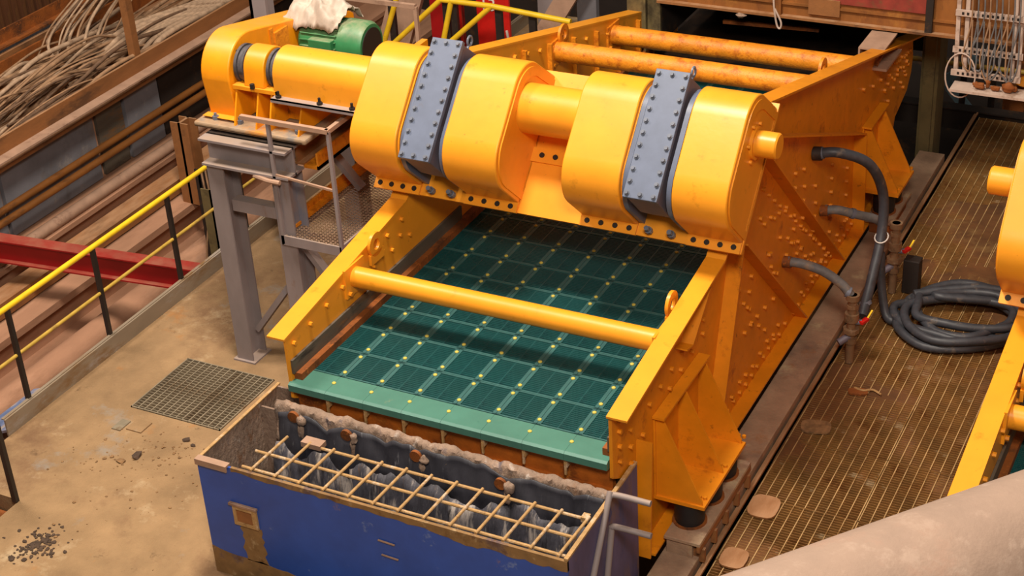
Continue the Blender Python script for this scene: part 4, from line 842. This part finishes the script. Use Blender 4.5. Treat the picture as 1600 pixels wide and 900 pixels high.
# behind the drive: stair rails, red columns, braces
def rail(name, pts, r, m, lb): return tag(MB().tube(pts, r, 10).build(name, m, smooth=40), lb, 'rail')
yr = thing('stair_handrail', 'yellow tubular stair handrail with diagonals behind the green motor', 'handrail', (-4.8, 9, 0))
for p, q in (((-5.72, 9, 1.45), (-6.08, 9, .55)), ((-6.05, 9, .55), (-5.0, 9, 1.5)), ((-4.83, 9, 1.52), (-5.05, 9, .75)), ((-5.05, 9, .75), (-4.2, 9, 1.5)), ((-5.0, 9, 1.5), (-4.2, 9, 1.5)), ((-4.2, 9, 1.5), (-3.0, 9, 1.42))):
    MB().tube([p, q], .04, 10).build('rail', 'rail', yr, smooth=40)
for x in (-5.85, -4.95, -4.82, -4.12, -3.6): MB().box((x - .05, 9.02, 0), (x + .05, 9.08, 1.45)).build('post', 'post', yr)
tag(MB().box((-5.55, 9.6, 0), (-5.15, 9.9, 2.6)).build('red_column', 'red'), 'dark red column behind the stair handrail', 'column')
tag(MB().tube([(-5.05, 9.4, 0), (-5.05, 9.4, 2.6)], .13, 16).build('red_pipe', 'redbright', smooth=40), 'bright red vertical pipe behind the stair handrail', 'pipe')
sg = thing('red_board', 'bright red board with white figures behind the stair handrail', 'sign', (-4.5, 9.5, .6))
MB().box((-4.72, 9.5, .55), (-4.2, 9.54, 2.2)).build('board', 'redbright', sg)
tc_ = bpy.data.curves.new('figures', 'FONT'); tc_.body = '13'; tc_.size = .26; tc_.extrude = .004
tmp = bpy.data.objects.new('figures_tmp', tc_); COL.objects.link(tmp); bpy.context.view_layer.update(); fm = bpy.data.meshes.new_from_object(tmp.evaluated_get(bpy.context.evaluated_depsgraph_get())); bpy.data.objects.remove(tmp); fm.materials.clear()
to_ = bpy.data.objects.new('figures', fm); COL.objects.link(to_); to_.parent = sg; to_.location = Vector((-4.66, 9.493, 1.22)) - sg.location; to_.rotation_euler = (PI / 2, 0, 0); fm.materials.append(M['white'])
MB().bar((-4.25, 9.49, .95), (-4.22, 9.49, .75), .03, .02).build('mark', 'white', sg)
for (p, q, w, m, lb) in (((-6.3, 9.5, .1), (-5.4, 9.6, 2.6), .5, 'beige', 'broad beige diagonal brace behind the green motor'), ((-4.15, 9.8, .3), (-3.1, 9.9, 2.0), .28, 'beige', 'beige diagonal brace left of the screen rear plate'), ((-3.95, 10.2, 0), (-3.95, 10.2, 2.4), .25, 'column', 'grey column behind the diagonal brace'), ((-3.3, 10.2, 0), (-3.3, 10.2, 2.4), .3, 'wallgrey', 'pale grey column near the rear of the left side plate')):
    tag(MB().bar(p, q, w, .1, up=(0, 1, 0)).build('brace', m), lb, 'brace')
for x in (-5.05, -3.75): pass
th = thing('thin_rail', 'thin beige pipe rail standing behind the green motor', 'rail', (-4, 5.6, 2.0))
p0, p1, p2 = (-4.4, 5.6, 2.83), (-3.34, 5.6, 2.83), (-3.34, 5.6, 1.9)
MB().bar(p0, p1, .05, .05).build('top_rail', 'beige', th); MB().bar(p1, p2, .045, .045).build('post', 'beige', th)
# foreground pipe
fp = thing('foreground_pipe', 'thick pale dusty pipe crossing the lower right corner in front', 'pipe', (5, -3.5, 4.2))
a, c = Vector((4.15, -4.85, 4.42)), Vector((6.4, -2.1, 4.42)); d = (c - a).normalized()
MB().tube([a - d * 1.5, a, c, c + d], .34, 40).build('pipe_body', 'pipe_big', fp, smooth=40)
m_ = a + d * 1.35; MB().tube([m_ - d * .012, m_ - d * .012, m_ + d * .012, m_ + d * .012], [.338, .348, .348, .338], 40).build('weld_seam', 'beige', fp, smooth=40)
